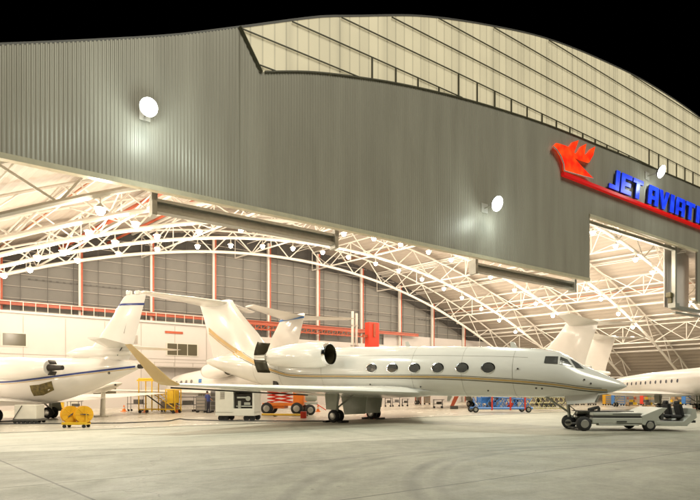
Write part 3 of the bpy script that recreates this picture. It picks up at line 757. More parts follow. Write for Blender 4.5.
    if stripe:
        for side in (-1, 1):
            zc = lambda t: smoothtab([(-12.6, 6.2, 0), (-11.3, 5.4, 0), (-9.6, 4.52, 0), (-8, 3.92, 0), (-6.57, 3.40, 0), (-5.4, 3.02, 0), (-4, 2.70, 0), (0, 2.56, 0), (5.8, 2.43, 0), (8.8, 2.24, 0), (11, 2.03, 0), (12.6, 1.79, 0), (13.3, 1.76, 0)], t, 1)
            wd = lambda t: smoothtab([(-12.6, .16, 0), (-8, .12, 0), (-4, .048, 0), (9, .042, 0), (13.3, .03, 0)], t, 1)
            strip(F, lambda t: zc(t) - wd(t), lambda t: zc(t) + wd(t), -9.15, 13.2, side, .009).build('gold_stripe', 'gold', r)
            strip(F, lambda t: zc(t) - wd(t) - .075, lambda t: zc(t) - wd(t) - .035, -8.7, 13.2, side, .009).build('pinstripe', 'olive', r)
            strip(F, lambda t: zc(t) + wd(t) + .035, lambda t: zc(t) + wd(t) + .06, -8.7, 13.0, side, .009).build('pinstripe', 'olive', r)
            # continuing onto the fin
            def finw(t, z):
                tl = smoothtab([(3.9, -6.3, 0), (4.75, -7, 0), (5.6, -7.75, 0), (6.85, -9.1, 0), (7.85, -10.05, 0)], z, 1); tt = smoothtab([(3.9, -12.1, 0), (4.75, -12.3, 0), (5.6, -12.6, 0), (6.85, -13.05, 0)], z, 1)
                th = smoothtab([(3.9, .30, 0), (4.75, .26, 0), (5.6, .23, 0), (6.85, .19, 0), (7.85, .16, 0)], z, 1)
                x = max(0.001, min(1, (tl - t) / (tl - tt))); q = 2.969 * math.sqrt(x) - 1.26 * x - 3.516 * x**2 + 2.843 * x**3 - 1.015 * x**4; return side * (q * th + .014)
            for lo, hi, mm, nm in ((-1, 1, 'gold', 'gold_stripe'), (-1.9, -1.35, 'gold', 'gold_stripe')):
                P = []
                for i in range(25):
                    t = -8.8 - 3.75 * i / 24; zl = zc(t) + wd(t) * lo; zh = zc(t) + wd(t) * hi
                    row = []
                    for j in range(3):
                        z = zl + (zh - zl) * j / 2; y = finw(t, z); fz = F.sec(t); 
                        if z < fz[0]: 
                            p = F.at(t, z, side, .014); y = side * max(abs(y), abs(p.y))
                        row.append(V((t, y, z)))
                    P.append(row)
                g = MB(); g.grid(P); g.build(nm, mm, fn)
            g = MB(); g.tube((-11.25, side * .13, 7.8), (-10.6, side * .16, 4.7), .012, 4); g.build('rudder_hinge', 'girt', fn)
    # gear
    for side in (-1, 1):
        gr = MB(); y = side * 2.05
        gr.tube((.15, y, 1.75), (0, y, .62), .10, 10); gr.tube((0, y, .7), (0, y, .34), .07, 10); gr.tube((0, y - .32, .35), (0, y + .32, .35), .06, 8); gr.tube((.9, y - side * .8, 1.7), (0, y, .75), .05, 8); gr.tube((-.05, y, .5), (-.35, y, .75), .03, 6); gr.tube((-.35, y, .75), (-.02, y, 1.05), .03, 6)
        mg = gr.build('main_gear', 'gear', r, smooth=True)
        wheel(mg, (0, y - .24, .355), .355, .24); wheel(mg, (0, y + .24, .355), .355, .24)
        g = MB(); g.prism([(.42, y + side * .42, 1.72), (-.45, y + side * .42, 1.72), (-.36, y + side * .40, .72), (.30, y + side * .40, .72)], (0, side * .04, 0)); g.build('gear_door', 'geardoor', mg)
        if detail > 1:
            g = MB(); g.prism([(1.25, side * .75, 1.55), (-.55, side * .75, 1.55), (-.25, side * .82, .38), (1.15, side * .82, .46)], (0, side * .04, 0)); g.build('gear_door', 'geardoor', r)
            g = MB(); g.tube((.2, side * .8, 1.4), (.5, side * 1.5, 1.65), .03, 6); g.tube((0, y + .1, 1.7), (.1, y + .1, .6), .02, 6); g.tube((.1, y - .15, 1.6), (-.1, y, .8), .015, 5); g.build('hydraulic_line', 'dark', mg)
    g = MB(); T = 11.6
    g.tube((T - .1, 0, 1.6), (T, 0, .55), .075, 10); g.tube((T, 0, .6), (T, 0, .27), .05, 8); g.tube((T, -.26, .28), (T, .26, .28), .045, 8); g.tube((T - 1.15, .14, 1.55), (T - .02, .05, .75), .04, 8); g.tube((T - 1.15, -.14, 1.55), (T - .02, -.05, .75), .04, 8); g.tube((T + .12, 0, .55), (T + .3, 0, .8), .025, 6); g.tube((T + .3, 0, .8), (T + .02, 0, 1.05), .025, 6)
    g.box((T + .1, 0, 1.15), (.16, .2, .14))
    ng = g.build('nose_gear', 'gear', r, smooth=True); wheel(ng, (T, -.17, .28), .28, .17); wheel(ng, (T, .17, .28), .28, .17)
    if detail > 1:
        for s in (-1, 1):
            g = MB(); g.prism([(T + 1.25, s * .36, 1.6), (T - .15, s * .36, 1.52), (T + .0, s * .48, 1.12), (T + 1.1, s * .46, 1.22)], (0, s * .03, 0)); g.build('gear_door', 'paint', ng)
        for t in (9.35, 6.9, 4.2, -1.6, -4.9, -7.2):
            g = MB(); n = 40; g.path([F.pt(t, 2 * PI * i / n, .003) for i in range(n + 1)], .007, 4); g.build('panel_seam', 'girt', r)
        for th in (.95,):
            g = MB(); g.path([F.pt(-5 + .5 * i, th, .003) for i in range(31)], .006, 4); g.build('panel_seam', 'girt', r)
        # belly fairing, antennas, probes, hatch outlines
        g = MB(); rings = []
        for k in range(13):
            q = k / 12; t = 6.3 - 11.3 * q; e = math.sin(PI * min(1, max(0, q))) ** .55 if 0 < q < 1 else .02
            rings.append([V((t, 1.5 * e * math.cos(a), 1.72 + (.40 * e) * math.sin(a))) for a in [2 * PI * i / 20 for i in range(20)]])
        g.loft(rings); g.build('belly_fairing', 'paint', r, smooth=True)
        g = MB()
        for t, z in ((9.3, 4.0), (3.6, 4.32)): g.prism([(t, -.015, z - .2), (t - .35, -.015, z - .2), (t - .38, -.015, z + .12), (t - .2, -.015, z + .12)], (0, .03, 0))
        for t in (6.0, -1.0): g.prism([(t, -.015, 1.55), (t - .3, -.015, 1.55), (t - .35, -.015, 1.2), (t - .2, -.015, 1.2)], (0, .03, 0))
        g.build('antenna', 'paint', r)
        for t, z in ((9.6, 2.75), (12.6, 2.05), (12.35, 2.22), (8.1, 1.75), (4.6, 1.95), (1.6, 2.1), (10.35, 1.86), (10.6, 1.84)):
            for s in (-1, 1):
                g = MB(); c = F.at(t, z, s, .01); g.lathe([(-.02, .045), (.02, .04)], origin=c, axis='y', n=8); g.build('port', 'rod', r)
        for t in (9.1, 9.95):
            P = MB()
            for s in (1,):
                pts = [F.at(t, z, s, .008) for z in [1.9 + .1 * i for i in range(17)]]; P.path(pts, .008, 4)
            P.build('door_seam', 'girt', r)
        # open service panel and small scoop aft of the wing
        g = MB(); c = F.at(-5.4, 2.25, -1, .0); g.box(c, (.34, .16, .26)); g.build('service_panel', 'dark', r)
        for dx, yy_ in ((-.6, -2.05), (-.6, 2.05)):
            for xx_ in (-.55, .5): g = MB(); g.box((xx_, yy_, .05), (.22, .7, .1)); g.build('wheel_chock', 'rubber', r)
    return r

make_jet('business_jet', 'large white jet with gold stripes, six oval windows and gold winglets, nose pointing right', None, (.35, 29.3), R(-33), 1, 2, 'paint', stripe=True, trim='winglet', cat='jet')

jetC = make_jet('business_jet', 'white jet whose swept T tail rises right above the engine of the gold striped jet', 'white T tailed jets inside the hangar', (-4.3 - .669 * 11, 37.9 + .743 * 11), R(132), .92, 1, n_win=6, win_t=4.6, win_w=.3, win_h=.2)
def fin_patch(parent, z0, z1, m, nm, d=.012):
    g = MB(); zs = (z0, z1); rg = []
    for z in zs:
        tl = smoothtab([(3.9, -6.3, 0), (4.75, -7, 0), (5.6, -7.75, 0), (6.85, -9.1, 0), (7.85, -10.05, 0)], z, 1); tt = smoothtab([(3.9, -12.1, 0), (4.75, -12.3, 0), (5.6, -12.6, 0), (6.85, -13.05, 0), (7.85, -13.45, 0)], z, 1)
        rg.append(fin_ring(tl + .02, tt - .02, z, .20))
    g.loft(rg); return g.build(nm, m, parent)
F0 = Fus(GST)
for s in (-1, 1):
    g = MB(); P = [[F0.at(t, z, s, .015) for z in (2.75, 2.95, 3.15)] for t in (2.2, 2.55, 2.9)]; g.grid(P); g.build('blue_panel', 'blue', jetC)
fin_patch(jetC, 7.75, 7.9, 'blue', 'blue_fin_tip')
jetD = make_jet('business_jet', 'white jet whose broad swept fin stands directly behind the cockpit of the striped jet', 'white T tailed jets inside the hangar', (21.2 - .53 * 11.8, 45.8 + .848 * 11.8), R(122), 1.0, 1)
jetE = make_jet('business_jet', 'white jet farther back, its smaller fin and tailplane showing right of the broad fin', 'white T tailed jets inside the hangar', (27.8 - .423 * 11.2, 55 + .906 * 11.2), R(115), .95, 1)
jetF = make_jet('airliner', 'long white jet with a row of small windows standing right behind the tow tractor', None, (30.6, 46.5), R(93), .87, 1, n_win=14, win_t=-1.5, win_pitch=.86, win_w=.14, win_h=.2, win_z=3.0, glassm='glass2', engines=False)

# three engined jet at the left, mid mounted tailplane
def make_trijet():
    T = [(-7.75, 3.22, 3.0, .10), (-7.4, 3.35, 2.85, .22), (-6, 3.55, 2.28, .62), (-4.2, 3.66, 1.62, .98), (-2.2, 3.68, 1.1, 1.2), (0, 3.68, .92, 1.25), (5, 3.66, .92, 1.25), (9.5, 3.55, .95, 1.22), (11, 3.3, 1.0, 1.1), (12, 2.8, 1.1, .85), (13.2, 2.2, 1.3, .4), (13.7, 1.8, 1.6, .05)]
    r = empty('trijet', (-19.5, 29.9, 0), R(168), 'white jet with thin navy stripe and navy banded fin, cut by the left edge', 'jet')
    F = Fus(T); F.mesh().build('fuselage', 'paint2', r, smooth=True)
    for side in (-1, 1):
        zc = lambda t: smoothtab([(-7.7, 3.12, 0), (-5, 2.78, 0), (-2, 2.42, 0), (0, 2.25, 0), (13, 2.0, 0)], t, 1)
        strip(F, lambda t: zc(t) - .05, lambda t: zc(t) + .05, -7.6, 13, side, .01).build('navy_stripe', 'navy', r)
        strip(F, lambda t: zc(t) - .12, lambda t: zc(t) - .085, -7.6, 13, side, .01).build('gold_pinstripe', 'gold', r)
        for i in range(8):
            t = 2.2 + i; g = MB(); n = 14; g.add([F.at(t, 2.9, side, .015)] + [F.at(t + .2 * math.cos(2 * PI * k / n), 2.9 + .24 * math.sin(2 * PI * k / n), side, .015) for k in range(n)], [(0, k + 1, (k + 1) % n + 1) for k in range(n)]); g.build('window', 'glass', r)
        g = MB(); s = side; g.loft([wing_ring(4.2, -2.2, s * .5, 1.05, .38), wing_ring(3.5, -2.0, s * 1.4, 1.1, .3), wing_ring(-1.6, -3.2, s * 9.8, 1.55, .08)]); g.build('wing', 'paint2', r, smooth=True)
        g = MB(); g.loft([wing_ring(-5.6, -7.3, s * .1, 4.3, .14, 1), wing_ring(-7.35, -8.25, s * 3.6, 4.35, .05, 1)]); g.build('tailplane', 'paint2', r, smooth=True)
        g = MB(); cy, cz = s * 1.85, 3.0
        g.lathe([(-3.5, .40), (-2.8, .53), (-1.5, .62), (-.3, .62), (.3, .53), (.45, .47)], origin=(0, cy, cz), axis='x', n=24)
        g.box((-1.6, s * 1.2, 3.0), (2.2, .6, .14)); en = g.build('engine', 'paint2', r, smooth=True)
        g = MB(); g.lathe([(-4.35, .13), (-3.9, .15), (-3.5, .2)], origin=(0, cy, cz), axis='x', n=14); g.build('exhaust_cone', 'dark', en, smooth=True)
        for sg_ in (1, -1):
            P = [[V((-3.72 - .10 * math.cos(a) + .12 * q, cy + math.sin(a) * .26, cz + sg_ * (.20 + .20 * q))) for q in (0, .5, 1)] for a in [-1.2 + 2.4 * i / 6 for i in range(7)]]
            g = MB(); g.grid(P); g.build('reverser_bucket', 'dark', en, smooth=True, solid=.05)
        g = MB(); y = s * 2.0; g.tube((0, y, 1.3), (0, y, .36), .09, 8); g.tube((0, y - .3, .36), (0, y + .3, .36), .05, 8); g.tube((.8, y, 1.2), (0, y, .6), .05, 6)
        mg = g.build('main_gear', 'gear', r, smooth=True); wheel(mg, (0, y - .22, .36), .36, .22); wheel(mg, (0, y + .22, .36), .36, .22)
        g = MB(); g.prism([(.5, y + s * .4, 1.2), (-.3, y + s * .4, 1.2), (-.5, y + s * .4, .45), (.2, y + s * .4, .45)], (0, s * .04, 0)); g.build('gear_door', 'geardoor', mg)
    g = MB(); g.loft([fin_ring(-3.9, -7.1, 3.5, .25), fin_ring(-5.0, -7.45, 4.6, .2), fin_ring(-5.9, -7.8, 5.8, .16), fin_ring(-6.75, -8.15, 7.05, .12), fin_ring(-6.95, -8.15, 7.2, .05)]); fn = g.build('fin', 'paint2', r, smooth=True)
    g = MB(); g.loft([fin_ring(-6.42, -8.06, 6.58, .145), fin_ring(-6.50, -8.09, 6.70, .143)]); g.build('navy_band', 'navy', fn)
    for s in (-1, 1):
        g = MB(); g.tube((-7.15, s * .085, 6.1), (-6.85, s * .11, 5.0), .02, 4); g.tube((-6.75, s * .12, 4.25), (-6.45, s * .15, 3.75), .03, 4); g.build('rudder_hinge', 'rod', fn)
    g = MB(); g.box((-7.1, 0, 7.3), (.3, .2, .22)); g.box((-7.65, 0, 7.3), (.3, .2, .22)); g.build('beacon', 'paint2', fn, bevel=.04)
    g = MB(); g.loft([[V((x, w * math.sin(a), 3.9 + rz * math.cos(a))) for a in [2 * PI * i / 16 for i in range(16)]] for x, w, rz in ((-3.0, .10, .05), (-3.6, .28, .28), (-4.4, .32, .42), (-5.6, .28, .38), (-7.2, .12, .1))]); g.build('centre_intake', 'paint2', r, smooth=True)
    g = MB(); P = [[F.at(t, z, 1, .02) for z in zs] for t, zs in ((-1.6, (1.45, 1.75, 2.05)), (-2.2, (1.5, 1.8, 2.1)), (-3.0, (1.8, 2.0, 2.3)))]
    g.grid(P); g.build('open_access_bay', mat('exposed equipment bay', (.16, .12, .03), .6, noise=.7, nscale=5), r)
    g = MB(); g.lathe([(-.02, .10), (.02, .1)], origin=F.at(.6, 1.75, 1, .0), axis='y', n=10); g.build('port', 'rod', r)
    for t_, z_ in ((-2.2, 2.62), (-6.2, 2.75)): g = MB(); g.lathe([(-.02, .08), (.02, .07)], origin=F.at(t_, z_, 1, 0), axis='y', n=10); g.build('port', 'rod', r)
    g = MB(); g.lathe([(-7.95, .12), (-7.7, .13)], origin=(0, 0, 3.12), axis='x', n=12); g.build('tail_tip', 'dark', r)
    g = MB(); g.tube((11, 0, 1.1), (11, 0, .3), .07, 8); ng = g.build('nose_gear', 'gear', r); wheel(ng, (11, -.15, .28), .28, .15); wheel(ng, (11, .15, .28), .28, .15)
    return r
make_trijet()

# ------------------------------------------------------------------ tow tractor
def make_tug():
    r = empty('tow_tractor', (12.12, 22.25, 0), R(-3), 'low pale grey tractor holding the nose wheels of the gold striped jet', 'tow tractor')
    g = MB()
    # low side rails of the bed, profile extruded: local x from -2.5 (jet end) to 2.6 (rear)
    for s in (-1, 1):
        y = s * .82
        g.box((-.68, y, .46), (2.06, .34, .24)); g.box((-.70, y, .74), (2.0, .36, .13)); g.box((-.6, y, .28), (1.7, .28, .07)); g.box((-1.85, s * .70, .45), (.5, .1, .14))
    g.box((.2, 0, .52), (.9, 1.3, .5)); g.build('chassis', 'tug', r, bevel=.03)
    g = MB(); 
    for s in (-1, 1): g.box((-.7, s * .83, .63), (2.0, .30, .09))
    g.box((-.9, 0, .835), (2.2, 1.2, .03)); g.build('deck_strip', 'tugdark', r)
    for s in (-1, 1):
        g = MB(); g.box((-.5, s * 1.004, .42), (.42, .01, .055)); g.box((-.28, s * .999, .745), (1.2, .01, .035)); g.build('nameplate', 'tugdark', r)
    g = MB(); yv = (0, 1.9, 0)   # front cowl: wedge rising towards the cab, then the tub
    g.prism([(.35, -.95, .30), (.35, -.95, .66), (.95, -.95, .92), (1.22, -.95, 1.02), (1.42, -.95, 1.0), (1.05, -.95, .62), (1.15, -.95, .40), (1.15, -.95, .26), (.9, -.95, .26), (.86, -.95, .45), (.6, -.95, .45), (.5, -.95, .26)], yv)
    cw = g.build('cowl', 'tug', r, bevel=.02)
    g = MB(); g.box((1.6, 0, .30), (1.3, 1.9, .12)); g.box((1.6, -.93, .37), (1.3, .05, .14)); g.box((1.6, .93, .42), (1.3, .05, .22)); g.build('cab_floor', 'tug', r, bevel=.02)
    g = MB(); g.prism([(1.95, -.96, .24), (2.2, -.96, .24), (2.62, -.96, .60), (2.58, -.96, .98), (2.42, -.96, 1.0), (2.38, -.96, .72), (2.0, -.96, .36)], (0, 1.92, 0)); g.build('rear_cowl', 'tug', r, bevel=.02)
    for s in (-1, 1):
        g = MB(); g.box((1.95, s * .42, .62), (.5, .5, .14)); g.box((2.18, s * .42, .9), (.14, .5, .55), ry=R(-12)); g.box((2.1, s * .42, 1.22), (.12, .3, .16)); g.build('seat', 'rubber', r, bevel=.05)
    g = MB(); g.tube((1.2, -.42, .5), (1.45, -.42, .98), .025, 6); n = 20
    c = V((1.46, -.42, 1.0)); ax = V((.46, 0, .888)); xx = V((.888, 0, -.46)); yy = V((0, 1, 0))
    g.path([c + (xx * math.cos(2 * PI * i / n) + yy * math.sin(2 * PI * i / n)) * .19 for i in range(n + 1)], .018, 6); g.build('steering_wheel', 'rubber', r)
    g = MB(); g.box((1.22, 0, .74), (.14, 1.8, .46)); g.box((1.65, 0, .40), (1.0, 1.7, .1)); g.build('dashboard', 'tugdark', r, bevel=.02)
    for s in (-1, 1):
        g = MB(); g.box((2.56, s * .85, .95), (.08, .12, .1)); g.build('tail_lamp', 'taillight', r)
        g = MB(); g.box((2.62, s * .6, .42), (.14, .3, .1)); g.build('bumper_pad', 'rubber', r)
        wheel(r, (-2.02, s * .84, .32), .32, .26); wheel(r, (.70, s * .84, .27), .27, .24)
    g = MB()
    for s in (-1, 1): g.tube((-2.35, s * .38, .3), (-1.2, s * .38, .34), .05, 8); g.tube((-1.15, s * .3, .85), (-1.15, s * .3, 1.0), .06, 8)
    g.box((-2.0, 0, .1), (.5, .7, .06)); g.box((-1.3, 0, .5), (.12, 1.2, .3)); g.tube((-1.5, -.1, .9), (-1.0, .1, 1.0), .07, 8); g.build('cradle', 'tugdark', r)
    return r
make_tug()

# ------------------------------------------------------------------ ground equipment
# cable reel trailer
r = empty('cable_reel_trailer', (*at(76.5, 23.6)[:2], 0), R(4), 'low yellow trailer carrying two upright amber cable reels near the navy striped jet', 'reel trailer', sc=.88)
g = MB(); g.box((0, 0, .20), (1.25, .55, .08)); g.box((0, -.26, .26), (1.25, .05, .1)); g.box((0, .26, .26), (1.25, .05, .1)); g.box((-.68, 0, .2), (.2, .1, .06)); g.build('frame', 'yellow', r, bevel=.01)
for x in (-.32, .36):
    g = MB()
    for yy in (-.13, .13): g.lathe([(yy - .015, .05), (yy - .015, .46), (yy + .015, .46), (yy + .015, .05)], axis='y', n=30)
    for i in range(8):
        a = PI * i / 4; g.tube((0, -.155, 0), (.42 * math.cos(a), -.155, .42 * math.sin(a)), .014, 4)
    g.lathe([(-.12, .27), (.12, .27)], axis='y', n=20); rr = g.build('reel', 'yorange', r, smooth=True); rr.location = (x, 0, .71); rr.rotation_euler.z = R(42)
    g = MB(); g.box((0, -.19, 0), (.42, .03, .04), ry=R(-40 if x < 0 else 5)); g.tube((0, -.24, 0), (0, .24, 0), .04, 8); g.build('crank', 'rod', rr)
for x in (-.5, .5):
    for s in (-1, 1):
        g = MB(); g.lathe([(-.035, .03), (-.035, .09), (.035, .09), (.035, .03)], origin=(x, s * .26, .09), axis='y', n=14); g.build('wheel', 'rubber', r, smooth=True)
for x in (-.62, .62):
    g = MB(); g.tube((x, -.24, .24), (x, -.24, .75), .018, 6); g.tube((x, -.24, .75), (x * .9, .24, .75), .018, 6); g.build('post', 'yellow', r)

# white cart under the left jet
r = empty('air_start_cart', (*at(29.5, 27.2)[:2], 0), R(3), 'small pale cart with slanting black hose on a black base, under the navy striped jet', 'cart')
g = MB(); g.box((0, 0, .60), (1.15, .8, .78)); g.build('cabinet', 'cream', r, bevel=.03)
g = MB(); g.box((0.05, 0, .18), (1.35, .85, .10)); g.tube((-.6, -.46, .2), (-.15, -.43, .95), .02, 6); g.build('base', 'rod', r)
for i in range(6):
    for s in (-1, 1):
        g = MB(); g.lathe([(-.04, .03), (-.04, .09), (.04, .09), (.04, .03)], origin=(-.55 + i * .22, s * .36, .09), axis='y', n=12); g.build('wheel', 'rubber', r)

# ground power cart
r = empty('ground_power_cart', (*at(238.5, 29.6)[:2], 0), R(-4), 'white power cart with open black engine bay, beneath the wing of the gold striped jet', 'power cart')
g = MB(); W_, D_, H_ = 2.3, 1.5, 1.65
g.box((0, 0, .42), (W_, D_, .24)); g.box((0, 0, 1.78), (W_, D_, .18)); g.box((-.62, 0, 1.1), (1.06, D_, 1.3)); g.box((1.09, 0, 1.1), (.12, D_, 1.3)); g.box((.45, .6, 1.1), (1.3, .12, 1.3)); g.box((.45, 0, .62), (1.2, D_, .2)); g.build('cabinet', 'cream', r, bevel=.02)
g = MB(); g.box((.47, -.1, 1.15), (1.14, .9, .86)); g.build('engine_bay', 'dark', r)
g = MB(); g.tube((.1, -.60, 1.35), (.75, -.60, 1.35), .05, 8); g.lathe([(-.05, .05), (-.05, .14), (.05, .14), (.05, .05)], origin=(.75, -.6, 1.3), axis='y', n=14); g.box((.25, -.62, .95), (.16, .12, .42)); g.tube((.05, -.6, .85), (1.0, -.62, .85), .035, 6); g.box((.7, -.6, 1.0), (.35, .1, .15)); g.build('engine', 'gear', r)
g = MB()
for i in range(7): g.box((-.72, -D_ / 2 - .01, 1.30 + i * .06), (.26, .02, .03))
g.build('louvre', 'girt', r)
g = MB(); g.box((-.5, -.3, 1.93), (.14, .14, .12)); g.box((.95, -.3, 1.93), (.14, .14, .12)); g.build('lifting_lug', 'rod', r)
for x in (-.85, -.6, .65, 1.0):
    for s in (-1, 1): 
        g = MB(); g.lathe([(-.06, .05), (-.06, .17), (.06, .17), (.06, .05)], origin=(x, s * .6, .17), axis='y', n=16); g.build('wheel', 'rubber', r, smooth=True)

# floor cable
def lay(pxy, name, label, m, rr=.03):
    pts = []
    for (a, b), (c, d) in zip(pxy, pxy[1:]):
        for i in range(8): pts.append((a + (c - a) * i / 8, b + (d - b) * i / 8))
    pts.append(pxy[-1]); P = [V(((x - 350) / 500 * 850 / (y - 391.5), 850 / (y - 391.5), rr + .012)) for x, y in pts]
    g = MB(); g.path(P, rr, 6); return tag(g.build(name, m, smooth=True), label, 'cable')
lay([(-8, 424.6), (60, 424.2), (120, 423.6), (168, 421.6), (180, 419.2), (186, 420.2), (230, 421.4), (300, 421.6), (345, 421.4)], 'power_cable', 'thin black cable lying across the floor from the left edge to the main wheels', 'cable')
lay([(0, 422.5), (12, 421.8), (22, 419.5)], 'air_hose', 'short black hose ending at the pale cart under the navy striped jet', 'cable', .04)

# orange lift
r = empty('scissor_lift', (*at(289, 37.6)[:2], 0), R(-6), 'orange scissor lift with big black tyres parked behind the white power cart', 'lift')
g = MB(); g.box((-.4, 0, .75), (2.9, 1.5, .22)); g.box((-.9, 0, .55), (1.4, 1.3, .2)); g.build('chassis', 'orange', r, bevel=.02)
g = MB(); g.box((.85, 0, 1.2), (.8, 1.4, .95)); g.build('engine_cover', 'orange', r, bevel=.05)
g = MB()
for k in range(4):
    z0 = .92 + k * .26
    for s in (-.6, .6): g.tube((-1.5, s, z0), (.2, s, z0 + .26), .035, 4); g.tube((.2, s, z0), (-1.5, s, z0 + .26), .035, 4)
for k in range(5): g.tube((-1.5, -.6, .92 + k * .26), (-1.5, .6, .92 + k * .26), .03, 4); g.tube((.2, -.6, .92 + k * .26), (.2, .6, .92 + k * .26), .03, 4)
g.build('scissor_arm', 'redbox', r)
g = MB(); g.box((-.7, 0, 2.05), (2.3, 1.5, .08))
for x in (-1.8, -1.1, -.4, .4):
    for s in (-.7, .7): g.tube((x, s, 2.05), (x, s, 2.25), .025, 6)
g.build('platform', 'cream', r)
for x in (-1.5, .75):
    for s in (-1, 1): wheel(r, (x, s * .72, .45), .45, .3)
# grey tank trailer just right of it
r = empty('tank_trailer', (*at(311, 36.5)[:2], 0), R(10), 'grey cylindrical tank trailer on thick tyres right of the orange lift', 'trailer')
g = MB(); g.lathe([(-.45, .05), (-.42, .3), (-.3, .38), (.3, .38), (.42, .3), (.45, .05)], origin=(0, 0, 1.35), axis='x', n=20); g.box((0, 0, .85), (.9, .8, .14)); g.build('tank', 'tug', r, smooth=True)
for x in (-.1,):
    for s in (-1, 1): wheel(r, (x, s * .5, .38), .38, .26)
g = MB(); g.tube((.4, 0, .8), (1.1, 0, .35), .04, 6); g.build('towbar', 'redbox', r)

# yellow tow bar on the floor
P0, P1 = at(262, 34.2, .14), at(306, 33.4, .14)
r = empty('tow_bar', (0, 0, 0), 0, 'yellow tow bar lying on the floor between the power cart and the main wheels', 'tow bar')
r.location = (*((P0 + P1) / 2)[:2], 0); q = (P0 + P1) / 2; q.z = 0
g = MB(); g.tube(P0 - q, P1 - q, .075, 8); g.build('tube', 'yellow', r, smooth=True)
g = MB(); g.box(tuple(P1 - q), (.3, .5, .12)); g.tube(P0 - q + V((.9, -.28, -.04)), P0 - q + V((.9, .28, -.04)), .10, 12); g.build('head', 'olive', r)
r = empty('fire_extinguisher', (*at(303.5, 31.4)[:2], 0), 0, 'small bright red box standing alone on the floor left of the main wheels', 'box')
g = MB(); g.box((0, 0, .24), (.36, .3, .42)); g.build('box', 'redbox', r, bevel=.02)
g = MB(); g.tube((-.12, 0, .45), (-.12, 0, .5), .015, 5); g.tube((.12, 0, .45), (.12, 0, .5), .015, 5); g.tube((-.12, 0, .5), (.12, 0, .5), .015, 5); g.build('handle', 'rod', r)

# yellow work stand
r = empty('work_stand', (*at(160, 39.5)[:2], 0), R(-8), 'yellow tubular maintenance stand with steps below the gold winglet', 'work stand')
g = MB()
for x in (-1.5, -.4, .75, 1.5):
    for s in (-.5, .5): g.tube((x, s, .15), (x, s, 2.75 if x < .7 else 1.9 if x < 1 else 1.9), .045, 6)
for s in (-.5, .5):
    g.tube((-1.5, s, 2.7), (.3, s, 2.7), .07, 6); g.tube((-1.5, s, .3), (1.5, s, .3), .05, 6); g.tube((-.4, s, 1.6), (1.5, s, .4), .04, 6); g.tube((.75, s, 1.85), (1.5, s, 1.85), .05, 6); g.tube((-1.5, s, 1.5), (.75, s, 1.5), .04, 6)
g.build('frame', 'yellow', r)
g = MB(); g.box((-.7, 0, 2.58), (1.9, 1.1, .12)); g.box((1.1, 0, 1.3), (.5, 1.0, 1.0)); g.build('platform', 'yellow', r)
g = MB()
for k in range(7): g.box((-.2 + k * .24, 0, 1.35 - k * .16), (.22, .9, .04))
g.tube((-.9, -.55, 1.5), (.6, -.55, .5), .05, 6); g.build('step', 'rod', r)
for x in (-1.4, 1.4):
    for s in (-.5, .5):
        g = MB(); g.lathe([(-.04, .03), (-.04, .13), (.04, .13), (.04, .03)], origin=(x, s, .13), axis='y', n=12); g.build('wheel', 'rubber', r)

def cart(name, label, cat, px, Z, w, h, d, m, group=None, rz=0, top=None, legs=False):
    r = empty(name, (*at(px, Z)[:2], 0), rz, label, cat, group)
    g = MB(); base = .16
    if legs:
        for x in (-1, 1):
            for s in (-1, 1): g.tube((x * w * .45, s * d * .45, .1), (x * w * .45, s * d * .45, h), .03, 5)
        g.box((0, 0, h * .45), (w, d, .05)); g.box((0, 0, h * .95), (w, d, .05)); g.box((w * .1, 0, h * .6), (w * .5, d * .6, h * .25))
    else:
        g.box((0, 0, base + (h - base) * .5), (w, d, h - base))
        g2 = MB()
        for k in range(4): g2.box((0, -d / 2 - .012, base + (h - base) * (.15 + .22 * k)), (w * .86, .02, (h - base) * .16))
    b = g.build('body', m, r, bevel=.02)
    if not legs: g2.build('drawer', top or 'girt', r)
    for x in (-1, 1):
        for s in (-1, 1): g = MB(); g.lathe([(-.03, .02), (-.03, .09), (.03, .09), (.03, .02)], origin=(x * w * .4, s * d * .4, .09), axis='y', n=10); g.build('castor', 'rubber', r)
    g = MB(); g.tube((w * .5, -d * .4, h * .9), (w * .5 + .12, -d * .4, h * .98), .02, 5); g.tube((w * .5 + .12, -d * .4, h * .98), (w * .5 + .12, d * .4, h * .98), .02, 5); g.build('handle', 'rod', r)
    return r
cart('tool_cabinet', 'dark grey tool cabinet that the person in blue works at', 'tool cabinet', 201.5, 40.5, .75, 1.35, .6, 'greyeq', rz=R(5))
cart('tool_cabinet', 'narrow black equipment case standing just right of the person in blue', 'tool cabinet', 214.5, 40.6, .5, 1.75, .5, 'greyeq', rz=R(-5), top='rod')
cart('tool_trolley', 'black open trolley below the gold winglet, left of the yellow stand', 'trolley', 137, 43.5, 1.5, 1.4, .7, 'rod', legs=True)
cart('tool_trolley', 'dark trolley loaded with parts between yellow stand and dark cabinet', 'trolley', 186, 42.5, 1.7, 1.3, .7, 'greyeq', legs=True)
cart('pallet_crate', 'red brown crate inside the yellow stand', 'crate', 168, 42.5, 1.0, .9, .8, 'wood')
cart('tool_trolley', 'long low black trolley on the floor behind the amber cable reels', 'trolley', 74.5, 45, 1.1, .85, .6, 'rod', legs=True)
cart('tool_trolley', 'yellow box trolley left of the long black one, behind the cable reels', 'trolley', 58, 46, .8, .9, .6, 'yellow')
